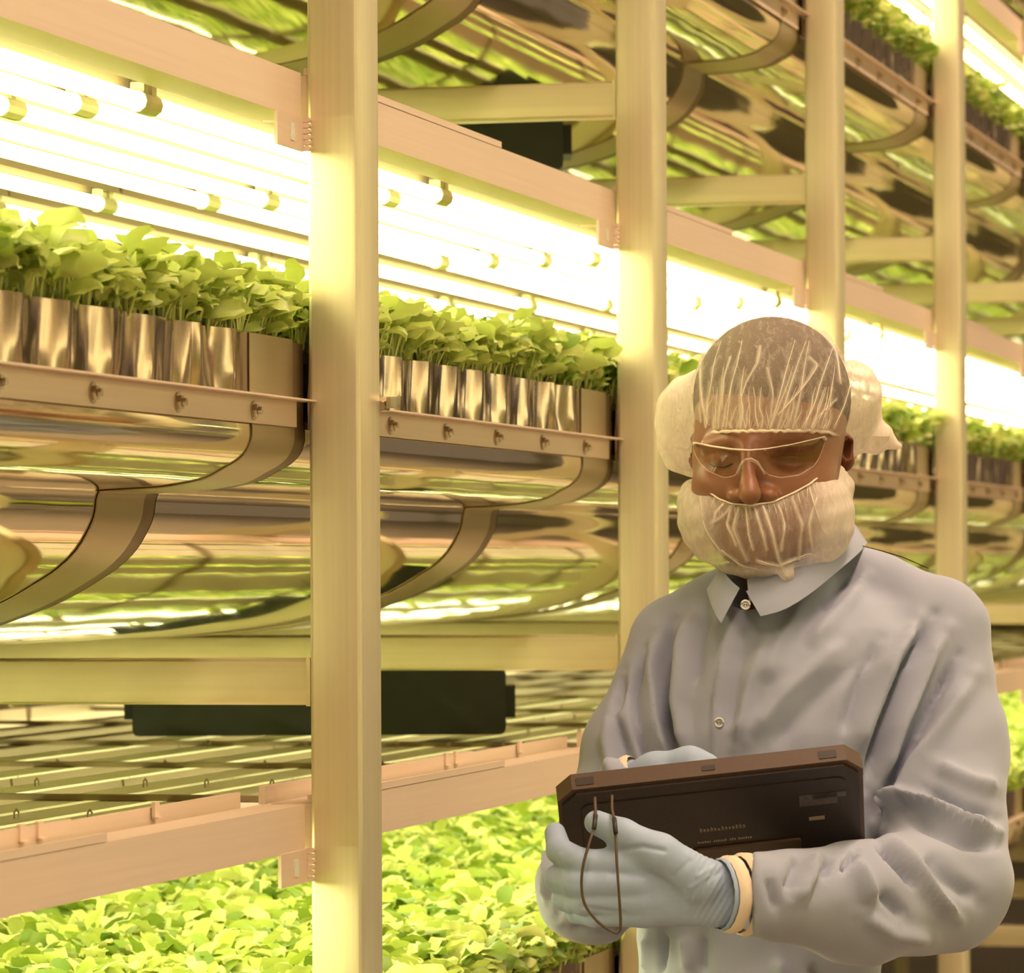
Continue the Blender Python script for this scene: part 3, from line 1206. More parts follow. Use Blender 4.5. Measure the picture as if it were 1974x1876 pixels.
nt.links.new(tp.outputs['BSDF'], ms.inputs[1])
nt.links.new(b.outputs['BSDF'], ms.inputs[2])
nt.links.new(ms.outputs['Shader'], nt.nodes['Material Output'].inputs['Surface'])
M['edge'] = m

worker = empty('person', WROOT, TH)
tag(worker, 'worker in blue-grey coat, hair net, beard cover and safety glasses holding a dark tablet', 'person')

# ---- head, neck, legs: one continuous body
lo, hi = L(1290, 1330, -0.16), L(1700, 585, 0.15)
H = Field([lo[0], -0.16, lo[2]], [hi[0], 0.16, hi[2]], 0.0021)
p_ = PX
H.add(H.ell(L(1488, 772, 0.0), (149 * p_, 0.098, 156 * p_)))
H.add(H.ell(L(1476, 900, -0.028), (140 * p_, 0.074, 135 * p_)), 0.03)
H.add(H.ell(L(1466, 1005, -0.040), (108 * p_, 0.060, 88 * p_)), 0.03)
H.add(H.ell(L(1452, 1054, -0.066), (48 * p_, 0.024, 32 * p_)), 0.02)
H.add(H.ell(L(1385, 940, -0.062), (46 * p_, 0.026, 40 * p_)), 0.02)
H.add(H.ell(L(1545, 940, -0.052), (54 * p_, 0.026, 42 * p_)), 0.02)
H.add(H.chain([L(1362, 860, -0.070), L(1410, 852, -0.086), L(1445, 860, -0.090), L(1500, 852, -0.086), L(1572, 858, -0.064)],
              [12 * p_, 15 * p_, 14 * p_, 15 * p_, 12 * p_], 0.004), 0.012)
for ex, eo in ((1388, -0.104), (1530, -0.100)):                       # eye hollows, then lowered lids
    H.cut(H.ell(L(ex, 888, eo), (42 * p_, 0.020, 22 * p_)), 0.014)
for ex, eo in ((1390, -0.070), (1528, -0.066)):
    H.add(H.ell(L(ex, 888, eo), (29 * p_, 0.0150, 22 * p_)), 0.004)
H.add(H.chain([L(1440, 862, -0.096), L(1441, 900, -0.108), L(1444, 938, -0.121), L(1446, 952, -0.124)], [12 * p_, 13 * p_, 17 * p_, 21 * p_], 0.004), 0.010)
H.add(H.ell(L(1420, 955, -0.105), (19 * p_, 0.013, 15 * p_)), 0.006)
H.add(H.ell(L(1480, 955, -0.104), (21 * p_, 0.014, 16 * p_)), 0.006)
for nx in (1432, 1466):
    H.cut(H.ell(L(nx, 972, -0.114), (9 * p_, 0.006, 5 * p_)), 0.003)
H.add(H.ell(L(1447, 1016, -0.090), (40 * p_, 0.012, 9 * p_)), 0.006)     # lips
H.add(H.ell(L(1448, 1034, -0.089), (36 * p_, 0.012, 10 * p_)), 0.004)
H.add(H.cone(L(1478, 1000, 0.015), L(1486, 1200, 0.035), 62 * p_, 64 * p_), 0.03)
H.add(H.ell(L(1490, 1260, 0.03), (180 * p_, 0.075, 90 * p_)), 0.05)
for sx, cx_ in ((1, 1626), (-1, 1346)):                                  # ears
    ear = H.ell(L(cx_, 872, 0.012), (13 * p_, 0.021, 40 * p_), rz=0.5 * sx)
    ear = smax(ear, -H.ell(L(cx_ + 9 * sx, 868, 0.004), (9 * p_, 0.012, 22 * p_), rz=0.5 * sx), 0.003)
    H.add(ear, 0.004)
V, Q = H.surface()
V = laplace(V, Q, 2, 0.4)
# lower body is part of the same mesh: hips, legs, feet under the coat
Lb = Field([-0.30, -0.22, 0.02], [0.20, 0.22, 0.98], 0.008)
for sx in (-1, 1):
    Lb.add(Lb.chain([(-0.02 + 0.085 * sx, 0.02, 0.92), (-0.02 + 0.095 * sx, 0.0, 0.50), (-0.02 + 0.10 * sx, 0.02, 0.11)], [0.095, 0.068, 0.055], 0.02), 0.03)
V2, Q2 = Lb.surface()
worker_skin = obj('head_and_neck', np_mesh('head_and_neck', V, Q, M['skin']), worker)
worker_skin['label'] = 'dark brown face with lowered eyes'
obj('trousers', np_mesh('trousers', V2, Q2, M['trousers']), worker)
for sx in (-1, 1):
    Fs = Field([-0.02 + 0.10 * sx - 0.07, -0.22, -0.004], [-0.02 + 0.10 * sx + 0.07, 0.12, 0.13], 0.006)
    Fs.add(Fs.ell((-0.02 + 0.10 * sx, -0.06, 0.045), (0.048, 0.14, 0.045)))
    Fs.add(Fs.ell((-0.02 + 0.10 * sx, 0.03, 0.065), (0.045, 0.06, 0.055)), 0.02)
    Fs.d = np.maximum(Fs.d, 0.002 - np.broadcast_to(Fs.Z, Fs.d.shape))
    Vs, Qs = Fs.surface()
    obj('shoe', np_mesh('shoe', Vs, Qs, M['shoe']), worker)

# eye lashes on the lowered lids, brows
for pts, r in ((((1366, 893), (1380, 900), (1396, 901), (1412, 894)), 1.6), (((1502, 895), (1518, 902), (1540, 903), (1556, 894)), 1.8)):
    mb = MB()
    mb.tube([L(x, y, -0.0865 if x < 1450 else -0.0825) for x, y in pts], [r * p_ * 0.5, r * p_, r * p_, r * p_ * 0.5], 6)
    mb.build('eyelashes', M['lash'], worker_skin, smooth=True)
# hair
Hh = Field([lo[0], -0.14, L(1490, 950)[2]], [hi[0], 0.14, hi[2]], 0.0028)
Hh.add(Hh.ell(L(1488, 770, 0.002), (152 * p_, 0.1005, 159 * p_)))
V, Q = Hh.surface()
hx, hy = local_px(V)
lim = np.where(V[:, 1] < -0.03, 838, np.where(V[:, 1] < 0.03, 838 + (V[:, 1] + 0.03) / 0.06 * 80, 918))
V, Q = keep_part(V, Q, hy < lim)
obj('hair', np_mesh('hair', V, Q, M['hair']), worker)

from mathutils.bvhtree import BVHTree


def drape(bvh, lines, lift, r):
    """Raised gathers: thin cords of folded fabric lying on a surface along pixel polylines."""
    mb = MB()
    for pl, w in lines:
        pl = catmull(pl, 5) if len(pl) > 2 else np.array([pl[0], (np.array(pl[0]) + np.array(pl[1])) / 2, pl[1]])
        pts = []
        for x, y in pl:
            a, b_ = Vector(L(x, y, -0.3)), Vector(L(x, y, 0.2))
            d = (b_ - a).normalized()
            hit = bvh.ray_cast(a, d)
            if hit[0] is None or hit[0].y > 0.05:
                break
            pts.append(hit[0] - d * lift)
        if len(pts) < 3:
            continue
        n = len(pts)
        mb.tube(pts, [r * w * (1.0 - 0.75 * (i / (n - 1)) ** 1.5) for i in range(n)], 5)
    return mb


# ---- hair net
NETL = []
Hn = Field(L(1235, 935, -0.14) - np.array([0, 0.02, 0]), L(1765, 580, 0.15) + np.array([0, 0.05, 0]), 0.0017)
Hn.add(Hn.ell(L(1489, 769, -0.004), (157 * p_, 0.118, 166 * p_)))
Hn.add(Hn.ell(L(1352, 812, 0.050), (90 * p_, 0.060, 98 * p_), ry=0.25), 0.012)
Hn.add(Hn.ell(L(1330, 860, 0.050), (60 * p_, 0.045, 58 * p_)), 0.012)
Hn.add(Hn.ell(L(1625, 790, 0.052), (72 * p_, 0.060, 100 * p_), ry=-0.35), 0.012)
Hn.add(Hn.chain([L(1620, 810, 0.05), L(1685, 842, 0.045), L(1735, 860, 0.04)], [58 * p_, 36 * p_, 5 * p_]), 0.010)
Hn.add(Hn.ell(L(1490, 830, 0.075), (150 * p_, 0.075, 110 * p_)), 0.02)
V, Q = Hn.surface()
V = laplace(V, Q, 3, 0.5)
nx_, ny_ = local_px(V)
nn_ = vnormals(V, Q)
rr = np.random.default_rng(21)
dens = np.zeros(len(V))
disp = np.zeros(len(V))
front = V[:, 1] < 0.03
xs0 = list(np.linspace(1350, 1604, 34) + rr.normal(0, 3, 34))
for x0_ in xs0:
    ln = rr.choice([45, 80, 120, 170], p=[0.3, 0.35, 0.2, 0.15])
    c0 = (x0_ - 1475) / 140
    lean = rr.normal(0.04, 0.12) + 0.12 * c0
    if x0_ > 1480:
        lean += 0.30
    pl = [(x0_, 826)]
    for q in range(1, 5):
        t = q / 4
        pl.append((x0_ + lean * ln * t - c0 * 26 * t * t * (ln / 170) + rr.normal(0, 2), 826 - ln * t))
    d_, par_ = poly_dist(nx_, ny_, pl)
    w_ = rr.uniform(3.4, 5.5)
    v_ = np.exp(-(d_ / w_) ** 2) * (1 - par_ ** 1.5) * rr.uniform(0.5, 1.0)
    v_ = np.where(front & (V[:, 1] < -0.01), v_, 0)
    dens = np.maximum(dens, v_ * 0.8)
    disp += v_ * 0.0016
    NETL.append((pl, w_ / 4))
for pl, w_ in ((((1466, 668), (1460, 700), (1440, 735), (1428, 770)), 4), (((1560, 690), (1575, 705), (1545, 750), (1500, 800)), 5), (((1480, 710), (1490, 760), (1484, 810)), 4),
               (((1590, 640), (1612, 680), (1620, 740)), 5), (((1408, 690), (1396, 730), (1392, 790)), 4), (((1350, 690), (1352, 760), (1366, 830)), 5), (((1612, 770), (1580, 800), (1566, 822)), 4)):
    d_, par_ = poly_dist(nx_, ny_, pl)
    v_ = np.exp(-(d_ / (w_ * 0.6)) ** 2) * 0.8
    v_ = np.where(front, v_, 0)
    NETL.append((pl[::-1], w_ / 4.5))
    dens = np.maximum(dens, v_ * 0.7)
    disp += v_ * 0.0016
# fine crumple of the loose sides
cr = np.sin(nx_ * 0.11 + ny_ * 0.05) * np.sin(ny_ * 0.08 - nx_ * 0.03 + V[:, 1] * 60)
disp += 0.0012 * cr * np.clip((V[:, 1] + 0.02) / 0.04, 0, 1)
side = np.clip((V[:, 1] - 0.0) / 0.03, 0, 1)
dens = np.maximum(dens, side * 0.95)
edge_y = np.interp(nx_, [1330, 1345, 1400, 1480, 1560, 1600, 1625, 1660], [870, 838, 832, 831, 831, 834, 850, 880])
dens = np.maximum(dens, np.exp(-((edge_y - ny_) / 5.0) ** 2) * front)
V = V + nn_ * disp[:, None]
keep = np.where(V[:, 1] < 0.020, ny_ < edge_y, ny_ < 985)
# leave the ear free on the image right side
keep &= ~((V[:, 1] < 0.032) & (nx_ > 1590) & (ny_ > 842))
V, Q, dens = keep_part(V, Q, keep, dens)
net = obj('hair_net', np_mesh('hair_net', V, Q, M['net'], dens), worker)
net['label'] = 'sheer white bouffant hair net'
net_bvh = BVHTree.FromPolygons([tuple(v) for v in V], [tuple(q) for q in Q.tolist()])
NETL += [([(x + 6 * math.sin(x), 827), (x + rr.normal(0, 5), 827 - rr.uniform(14, 40))], 0.7) for x in np.linspace(1350, 1600, 34)]
drape(net_bvh, NETL, 0.0001, 0.85 * p_).build('gathers', M['gather'], net, smooth=True)
ed = MB()
pts = []
for x in np.linspace(1346, 1606, 34):
    y = np.interp(x, [1330, 1345, 1400, 1480, 1560, 1600, 1625], [870, 838, 832, 831, 831, 834, 850]) + 1.5 * math.sin(x * 0.35)
    fx_ = (x - 1489) / 157.0
    off = -0.004 - 0.1185 * math.sqrt(max(0.02, 1 - fx_ ** 2 - ((y - 769) / 166) ** 2)) - 0.001
    pts.append(L(x, y, off))
ed.tube(pts, [3.2 * p_ * (1 + 0.3 * math.sin(i * 2.1)) for i in range(len(pts))], 6)
ed.build('elastic_edge', M['cuff'], net, smooth=True)

# ---- beard cover
Hb = Field(L(1290, 1150, -0.14) - np.array([0, 0.01, 0]), L(1668, 870, 0.10) + np.array([0, 0.02, 0]), 0.0017)
Hb.add(Hb.ell(L(1463, 1020, -0.048), (118 * p_, 0.072, 97 * p_)))
Hb.add(Hb.ell(L(1384, 1000, -0.034), (78 * p_, 0.060, 84 * p_), ry=0.2), 0.015)
Hb.add(Hb.ell(L(1340, 965, -0.005), (34 * p_, 0.035, 42 * p_)), 0.012)
Hb.add(Hb.ell(L(1552, 1000, -0.036), (96 * p_, 0.068, 100 * p_)), 0.015)
Hb.add(Hb.ell(L(1600, 940, 0.0), (46 * p_, 0.040, 55 * p_)), 0.015)
Hb.add(Hb.chain([L(1500, 1070, -0.09), L(1517, 1108, -0.088)], [16 * p_, 13 * p_]), 0.010)
V, Q = Hb.surface()
V = laplace(V, Q, 3, 0.5)
nx_, ny_ = local_px(V)
nn_ = vnormals(V, Q)
dens = np.zeros(len(V))
disp = np.zeros(len(V))
UP = ([1300, 1322, 1340, 1360, 1385, 1410, 1447, 1490, 1530, 1560, 1585, 1602, 1612, 1622, 1650], [922, 912, 922, 944, 962, 971, 974, 968, 950, 934, 914, 896, 884, 896, 930])
up = np.interp(nx_, *UP)
lines = [((1438, 975), (1443, 1030), (1452, 1060)), ((1470, 975), (1486, 1020), (1500, 1075), (1515, 1110)), ((1522, 950), (1545, 1010), (1540, 1070)),
         ((1395, 972), (1380, 990), (1372, 1020)), ((1410, 980), (1402, 1010), (1420, 1050)), ((1560, 940), (1575, 990), (1590, 1030)), ((1460, 1080), (1500, 1090), (1540, 1075)),
         ((1455, 980), (1470, 1030), (1478, 1060)), ((1500, 975), (1512, 1010), (1505, 1060)), ((1425, 978), (1415, 1020), (1440, 1080)), ((1390, 1060), (1430, 1090), (1480, 1100)),
         ((1540, 1075), (1560, 1068), (1580, 1075)), ((1575, 960), (1560, 1010), (1566, 1060)), ((1350, 960), (1360, 1020), (1395, 1070)), ((1415, 975), (1388, 1000), (1370, 1010))]
BL = []
for pl in lines:
    BL.append((pl, rr.uniform(0.9, 1.4)))
    w_ = rr.uniform(2.2, 4.0)
    d_, par_ = poly_dist(nx_, ny_, pl)
    v_ = np.exp(-(d_ / w_) ** 2) * rr.uniform(0.6, 1.0) * (V[:, 1] < 0.02)
    dens = np.maximum(dens, v_)
    disp += v_ * 0.0022
for x0_ in np.linspace(1350, 1585, 26):
    y0_ = np.interp(x0_, *UP)
    ln = rr.uniform(20, 55)
    d_, par_ = poly_dist(nx_, ny_, [(x0_, y0_), (x0_ + rr.normal(0, 8), y0_ + ln)])
    v_ = np.exp(-(d_ / 3.5) ** 2) * (1 - par_) * 0.4 * (V[:, 1] < 0.02)
    if rr.random() < 0.7:
        BL.append(([(x0_, y0_ + 2), (x0_ + rr.normal(0, 8), y0_ + ln)], 0.8))
    dens = np.maximum(dens, v_)
    disp += v_ * 0.0012
disp += 0.0010 * np.sin(nx_ * 0.10 + ny_ * 0.06) * np.sin(ny_ * 0.09 - nx_ * 0.05)
loose = np.clip((np.abs(nx_ - 1470) - 75) / 45, 0, 1)
dens = np.maximum(dens, loose * 0.7)
dens = np.maximum(dens, np.exp(-((ny_ - up) / 5.0) ** 2))
dens = np.maximum(dens, np.clip((ny_ - 1085) / 20, 0, 0.75))
V = V + nn_ * disp[:, None]
V, Q, dens = keep_part(V, Q, (ny_ > up) & (V[:, 1] < 0.062), dens)
bc = obj('beard_cover', np_mesh('beard_cover', V, Q, M['beard_net'], dens), worker)
bc['label'] = 'sheer white beard cover under the nose'
bc_bvh = BVHTree.FromPolygons([tuple(v) for v in V], [tuple(q) for q in Q.tolist()])
drape(bc_bvh, BL, 0.0001, 0.7 * p_).build('gathers', M['gather'], bc, smooth=True)
ue = MB()
pts = []
for x in np.linspace(1336, 1606, 44):
    y = np.interp(x, *UP) + 4
    hit = bc_bvh.ray_cast(Vector(L(x, y, -0.3)), (Vector(L(x, y, 0.2)) - Vector(L(x, y, -0.3))).normalized())
    if hit[0] is not None and hit[0].y < 0.03:
        pts.append(hit[0] + Vector((0, -0.0008, 4 * p_)))
ue.tube(pts, 1.8 * p_, 6)
ue.build('elastic_edge', M['gather'], bc, smooth=True)
MB().tube([L(1613, 838, -0.012), L(1612, 860, -0.014), L(1611, 890, -0.02)], 2.4 * p_, 6).build('ear_loop', M['cuff'], bc, smooth=True)

# ---- safety glasses
gx = np.linspace(1337, 1590, 46)
top = np.interp(gx, [1337, 1370, 1410, 1445, 1480, 1530, 1590], [853, 860, 866, 868, 865, 856, 842])
bot = np.interp(gx, [1337, 1345, 1365, 1395, 1415, 1426, 1434, 1445, 1458, 1468, 1482, 1505, 1540, 1570, 1582, 1590], [868, 888, 908, 921, 918, 906, 892, 888, 892, 904, 916, 921, 916, 898, 878, 852])
goff = np.interp(gx, [1337, 1360, 1400, 1445, 1490, 1540, 1575, 1590], [-0.084, -0.104, -0.117, -0.1195, -0.117, -0.106, -0.092, -0.082])
goff = np.convolve(np.pad(goff, 3, mode='edge'), np.ones(7) / 7, 'valid')
V, Fc = [], []
nr = 7
for side_ in (0, 0.0016):
    for c in range(len(gx)):
        for q in range(nr):
            t = q / (nr - 1)
            V.append(L(gx[c], top[c] + (bot[c] - top[c]) * t, goff[c] + side_ + 0.006 * t * t))
nC = len(gx)
for sd in (0, 1):
    for c in range(nC - 1):
        for q in range(nr - 1):
            a = sd * nC * nr + c * nr + q
            fc = (a, a + 1, a + nr + 1, a + nr)
            Fc.append(fc if sd else fc[::-1])
glasses = empty('safety_glasses')
glasses.parent = worker
glasses['label'] = 'clear wraparound safety glasses'
obj('lens', mesh('lens', V, Fc, M['lens'], True), glasses)
MB().tube([L(x, y, o - 0.0005) for x, y, o in zip(gx, top, goff)], [(1.5 + 0.5 * math.sin(i * 0.14)) * p_ for i in range(nC)], 6).build('top_rim', M['rim'], glasses, smooth=True)
MB().tube([L(x, y, o + 0.006) for x, y, o in zip(gx, bot, goff)], 0.9 * p_, 5).build('bottom_rim', M['edge'], glasses, smooth=True)
MB().tube([L(x, y, o) for x, y, o in ((1420, 914, -0.112), (1426, 898, -0.117), (1436, 886, -0.121), (1448, 884, -0.122), (1460, 890, -0.121), (1470, 906, -0.116), (1474, 914, -0.112))], 2.2 * p_, 6).build('nose_pad', M['edge'], glasses, smooth=True)
MB().tube([L(1588, 846, -0.082), L(1602, 845, -0.05), L(1622, 846, 0.0), L(1628, 862, 0.03)], [3.5 * p_, 4 * p_, 3.5 * p_, 2 * p_], 6).build('temple_arm', M['rim'], glasses, smooth=True)
MB().tube([L(1338, 856, -0.083), L(1340, 856, -0.04), L(1348, 858, 0.01)], 3 * p_, 6).build('temple_arm', M['rim'], glasses, smooth=True)
# ---- coat: torso and sleeves in one sheet
C = Field([L(1010, 1500, -0.4)[0], -0.42, 0.62], [L(1975, 1500, 0)[0], 0.18, L(1500, 1000)[2]], 0.0040)
rows = []
for y, cx_, hw, co, hd in ((1090, 1510, 70, 0.035, 0.060), (1130, 1520, 120, 0.032, 0.075), (1170, 1540, 215, 0.028, 0.088), (1210, 1548, 268, 0.022, 0.104), (1280, 1548, 288, 0.012, 0.118),
                           (1400, 1530, 285, 0.006, 0.126), (1550, 1508, 275, 0.004, 0.128), (1700, 1480, 258, 0.006, 0.126), (1876, 1462, 232, 0.01, 0.125), (2250, 1462, 262, 0.012, 0.14), (2900, 1462, 320, 0.012, 0.17)):
    c = L(cx_, y, co)
    rows.append((c[2], c[0], hw * PX, co, hd))
torso = C.loft(rows)
C.add(torso)
C.add(C.chain([L(1455, 1128, 0.02), L(1350, 1185, 0.02), L(1292, 1232, 0.015)], [62 * p_, 66 * p_, 72 * p_]), 0.03)
C.add(C.chain([L(1590, 1075, 0.045), L(1700, 1140, 0.025), L(1806, 1212, 0.0)], [52 * p_, 72 * p_, 96 * p_]), 0.03)
armA = C.chain([L(1292, 1240, 0.010), L(1222, 1440, -0.03), L(1140, 1712, -0.085)], [74 * p_, 90 * p_, 100 * p_], 0.02)
foreA = C.chain([L(1140, 1716, -0.085), L(1205, 1520, -0.205)], [98 * p_, 58 * p_], 0.0)
armB = C.chain([L(1806, 1222, 0.0), L(1826, 1440, -0.04), L(1826, 1690, -0.125)], [98 * p_, 110 * p_, 118 * p_], 0.02)
foreB = C.chain([L(1815, 1712, -0.140), L(1660, 1742, -0.245), L(1455, 1722, -0.345)], [122 * p_, 106 * p_, 76 * p_], 0.02)
foreB = np.maximum(foreB, (L(1448, 1722, -0.345)[0] - C.X)).astype(np.float32)
C.add(smin(armA, foreA, 0.015), 0.016)
C.add(smin(armB, foreB, 0.02), 0.016)
# neck opening
C.cut(C.cone(L(1480, 1040, 0.0), L(1462, 1150, -0.03), 66 * p_, 50 * p_), 0.008)
V, Q = C.surface()
V = laplace(V, Q, 3, 0.5)
nrmv = vnormals(V, Q)
cxp, cyp = local_px(V)
facing = np.clip(-nrmv[:, 1] * 1.6 + 0.3, 0, 1)
# folds: (pixel line, half width px, height m) - ridges positive, creases negative
FOLDS = [
    (((1420, 1190), (1395, 1260), (1380, 1340), (1376, 1450)), 5, 0.0022),                     # placket edge
    (((1440, 1220), (1420, 1300), (1408, 1420)), 14, -0.0030),
    (((1480, 1230), (1445, 1320), (1415, 1440)), 12, 0.0040),
    (((1640, 1230), (1520, 1330), (1440, 1430)), 16, 0.0040), (((1680, 1250), (1560, 1360), (1480, 1450)), 15, -0.0034),
    (((1690, 1090), (1620, 1180), (1550, 1260)), 16, 0.0040), (((1640, 1110), (1580, 1180)), 12, -0.0036),
    (((1560, 1150), (1500, 1250), (1470, 1330)), 14, 0.0034),
    (((1300, 1190), (1285, 1290), (1290, 1400), (1310, 1470)), 9, -0.0075), (((1270, 1210), (1255, 1300), (1262, 1400), (1290, 1480)), 12, 0.0055),
    (((1335, 1170), (1318, 1260), (1310, 1360), (1325, 1470)), 13, 0.0055), (((1245, 1250), (1222, 1330), (1235, 1420), (1262, 1500)), 8, -0.0065),
    (((1370, 1170), (1345, 1260), (1340, 1330)), 10, -0.0035),
    (((1205, 1290), (1182, 1380), (1215, 1460), (1240, 1500)), 9, -0.0055), (((1190, 1340), (1170, 1430), (1180, 1510)), 12, 0.0040),
    (((1800, 1180), (1740, 1290), (1700, 1400), (1668, 1520)), 10, -0.0095), (((1775, 1190), (1715, 1290), (1670, 1400), (1640, 1470)), 15, 0.0070),
    (((1830, 1210), (1775, 1300), (1730, 1400), (1690, 1520)), 14, 0.0070), (((1700, 1230), (1660, 1310), (1620, 1430)), 12, -0.0050),
    (((1850, 1260), (1800, 1350), (1750, 1450), (1700, 1560)), 9, -0.0080), (((1880, 1300), (1830, 1380), (1770, 1470), (1705, 1590)), 15, 0.0060),
    (((1685, 1590), (1712, 1560), (1750, 1538), (1800, 1560), (1860, 1595), (1925, 1605)), 9, 0.0085), (((1740, 1570), (1800, 1595), (1860, 1622), (1930, 1630)), 12, -0.0065),
    (((1780, 1520), (1850, 1560), (1925, 1580)), 12, -0.0070), (((1800, 1470), (1870, 1510), (1930, 1520)), 16, 0.0045),
    (((1690, 1620), (1730, 1670), (1760, 1705)), 6, -0.0110), (((1705, 1600), (1760, 1680), (1800, 1730), (1850, 1775)), 11, 0.0065),
    (((1640, 1665), (1660, 1700), (1680, 1740)), 16, 0.0070), (((1650, 1640), (1625, 1680)), 6, -0.0080), (((1600, 1650), (1590, 1690)), 8, -0.0055),
    (((1575, 1645), (1560, 1690), (1530, 1740)), 12, 0.0055), (((1540, 1650), (1520, 1720)), 10, -0.0045), (((1700, 1720), (1745, 1770)), 11, -0.0050),
    (((1780, 1640), (1840, 1700), (1890, 1740)), 16, -0.0055), (((1660, 1760), (1720, 1800), (1800, 1810)), 14, 0.0045), (((1480, 1690), (1500, 1760)), 10, -0.0035),
    (((1280, 1800), (1272, 1876)), 7, -0.0070), (((1250, 1800), (1246, 1876)), 8, 0.0040), (((1320, 1800), (1330, 1876)), 12, 0.0040), (((1360, 1800), (1352, 1876)), 10, -0.0040),
    (((1500, 1850), (1510, 1900)), 10, 0.0040), (((1560, 1860), (1600, 1900)), 12, -0.0040),
    (((1045, 1620), (1062, 1680), (1052, 1740)), 6, 0.0045), (((1068, 1630), (1085, 1700), (1075, 1770)), 6, -0.0045), (((1090, 1790), (1160, 1800), (1230, 1790)), 8, -0.0045),
]
dsp = np.zeros(len(V))
for pl, w_, a_ in FOLDS:
    d_, par_ = poly_dist(cxp, cyp, pl)
    ends = np.clip(np.minimum(par_, 1 - par_) / 0.18, 0.25, 1)
    dsp += 2.2 * a_ * np.exp(-(d_ / w_) ** 2) * ends * facing
dsp += 0.0012 * np.sin(cxp * 0.045 + cyp * 0.02) * np.sin(cyp * 0.04 - cxp * 0.018)
V = V + nrmv * dsp[:, None]
# open hem, hollow neck
V, Q = keep_part(V, Q, V[:, 2] > 0.70)
coat = obj('coat', np_mesh('coat', V, Q, M['coat']), worker)
coat['label'] = 'blue-grey buttoned work coat'

from mathutils.bvhtree import BVHTree
coat_bvh = BVHTree.FromPolygons([tuple(v) for v in V], [tuple(q) for q in Q.tolist()])
R3 = Matrix.Rotation(TH, 3, 'Z')


def on_coat(px, py, lift=0.001):
    """Point on the front of the coat at a photo pixel."""
    a, b_ = L(px, py, -0.45), L(px, py, 0.2)
    d = Vector(b_ - a).normalized()
    hit = coat_bvh.ray_cast(Vector(a), d)
    p = hit[0] if hit[0] is not None else Vector(L(px, py, -0.1))
    return p - d * lift


# collar flaps lie on the coat
def flap(name, top, bot, n=14, thick=0.0035):
    ts = np.linspace(0, 1, n)
    def samp(pts):
        pts = catmull(pts, 6)
        s_ = np.linspace(0, len(pts) - 1, n)
        return np.stack([np.interp(s_, np.arange(len(pts)), pts[:, j]) for j in range(3)], 1)
    A, B_ = samp(top), samp(bot)
    V, Fc = [], []
    m_ = 6
    for sd in (0, 1):
        for c in range(n):
            for q in range(m_):
                t = q / (m_ - 1)
                x, y, o = A[c] + (B_[c] - A[c]) * t
                V.append(L(x, y, o - 0.006 * math.sin(math.pi * t) + sd * thick))
    for sd in (0, 1):
        for c in range(n - 1):
            for q in range(m_ - 1):
                a = sd * n * m_ + c * m_ + q
                f = (a, a + m_, a + m_ + 1, a + 1)
                Fc.append(f if sd == 0 else f[::-1])
    k = n * m_
    for c in range(n - 1):
        for q in (0, m_ - 1):
            a = c * m_ + q
            Fc.append((a, a + m_, k + a + m_, k + a))
    for c in (0, n - 1):
        for q in range(m_ - 1):
            a = c * m_ + q
            Fc.append((a, a + 1, k + a + 1, k + a))
    return obj(name, auto_smooth(mesh(name, V, Fc, M['coat']), 0.9), coat)


flap('collar', [(1438, 1140, -0.082), (1490, 1112, -0.080), (1550, 1078, -0.066), (1605, 1040, -0.035), (1640, 1018, 0.01), (1648, 1010, 0.05)],
     [(1466, 1188, -0.108), (1510, 1176, -0.110), (1560, 1146, -0.098), (1612, 1104, -0.060), (1656, 1066, -0.012), (1672, 1046, 0.05)])
flap('collar', [(1426, 1134, -0.082), (1408, 1118, -0.072), (1396, 1104, -0.045), (1388, 1096, 0.0)],
     [(1390, 1202, -0.104), (1376, 1178, -0.092), (1366, 1152, -0.060), (1362, 1136, -0.01)])
flap('collar_stand', [(1440, 1118, -0.070), (1490, 1096, -0.066), (1550, 1062, -0.05), (1600, 1032, -0.02), (1632, 1008, 0.02)],
     [(1444, 1160, -0.082), (1496, 1150, -0.088), (1556, 1110, -0.074), (1606, 1070, -0.04), (1640, 1040, 0.01)])
MB().tube([on_coat(x, y, 0.0005) for x, y in ((1660, 1052), (1700, 1062), (1740, 1074), (1790, 1096))], 1.0 * p_, 5).build('shoulder_seam', M['lash'], coat, smooth=True)
for px_, py_ in ((1437, 1166), (1386, 1393)):
    p = on_coat(px_, py_, 0.0025) if py_ > 1200 else Vector(L(px_, py_, -0.1075))
    mb = MB()
    ring = [p + Vector((8.0 * p_ * math.cos(a), 0, 8.0 * p_ * math.sin(a))) for a in [2 * math.pi * q / 16 for q in range(16)]]
    mb.tube(ring, 2.2 * p_, 6, closed=True)
    mb.tube([p + Vector((0, 0.0006, 0)), p + Vector((0, 0.0016, 0))], 8.0 * p_, 16)
    bt = mb.build('button', M['button'], coat, smooth=True)
    h_ = MB()
    for sx in (-1, 1):
        h_.tube([p + Vector((sx * 2.2 * p_, -0.0004, 0)), p + Vector((sx * 2.2 * p_, 0.0008, 0))], 1.3 * p_, 6)
    h_.build('thread', M['lash'], bt)


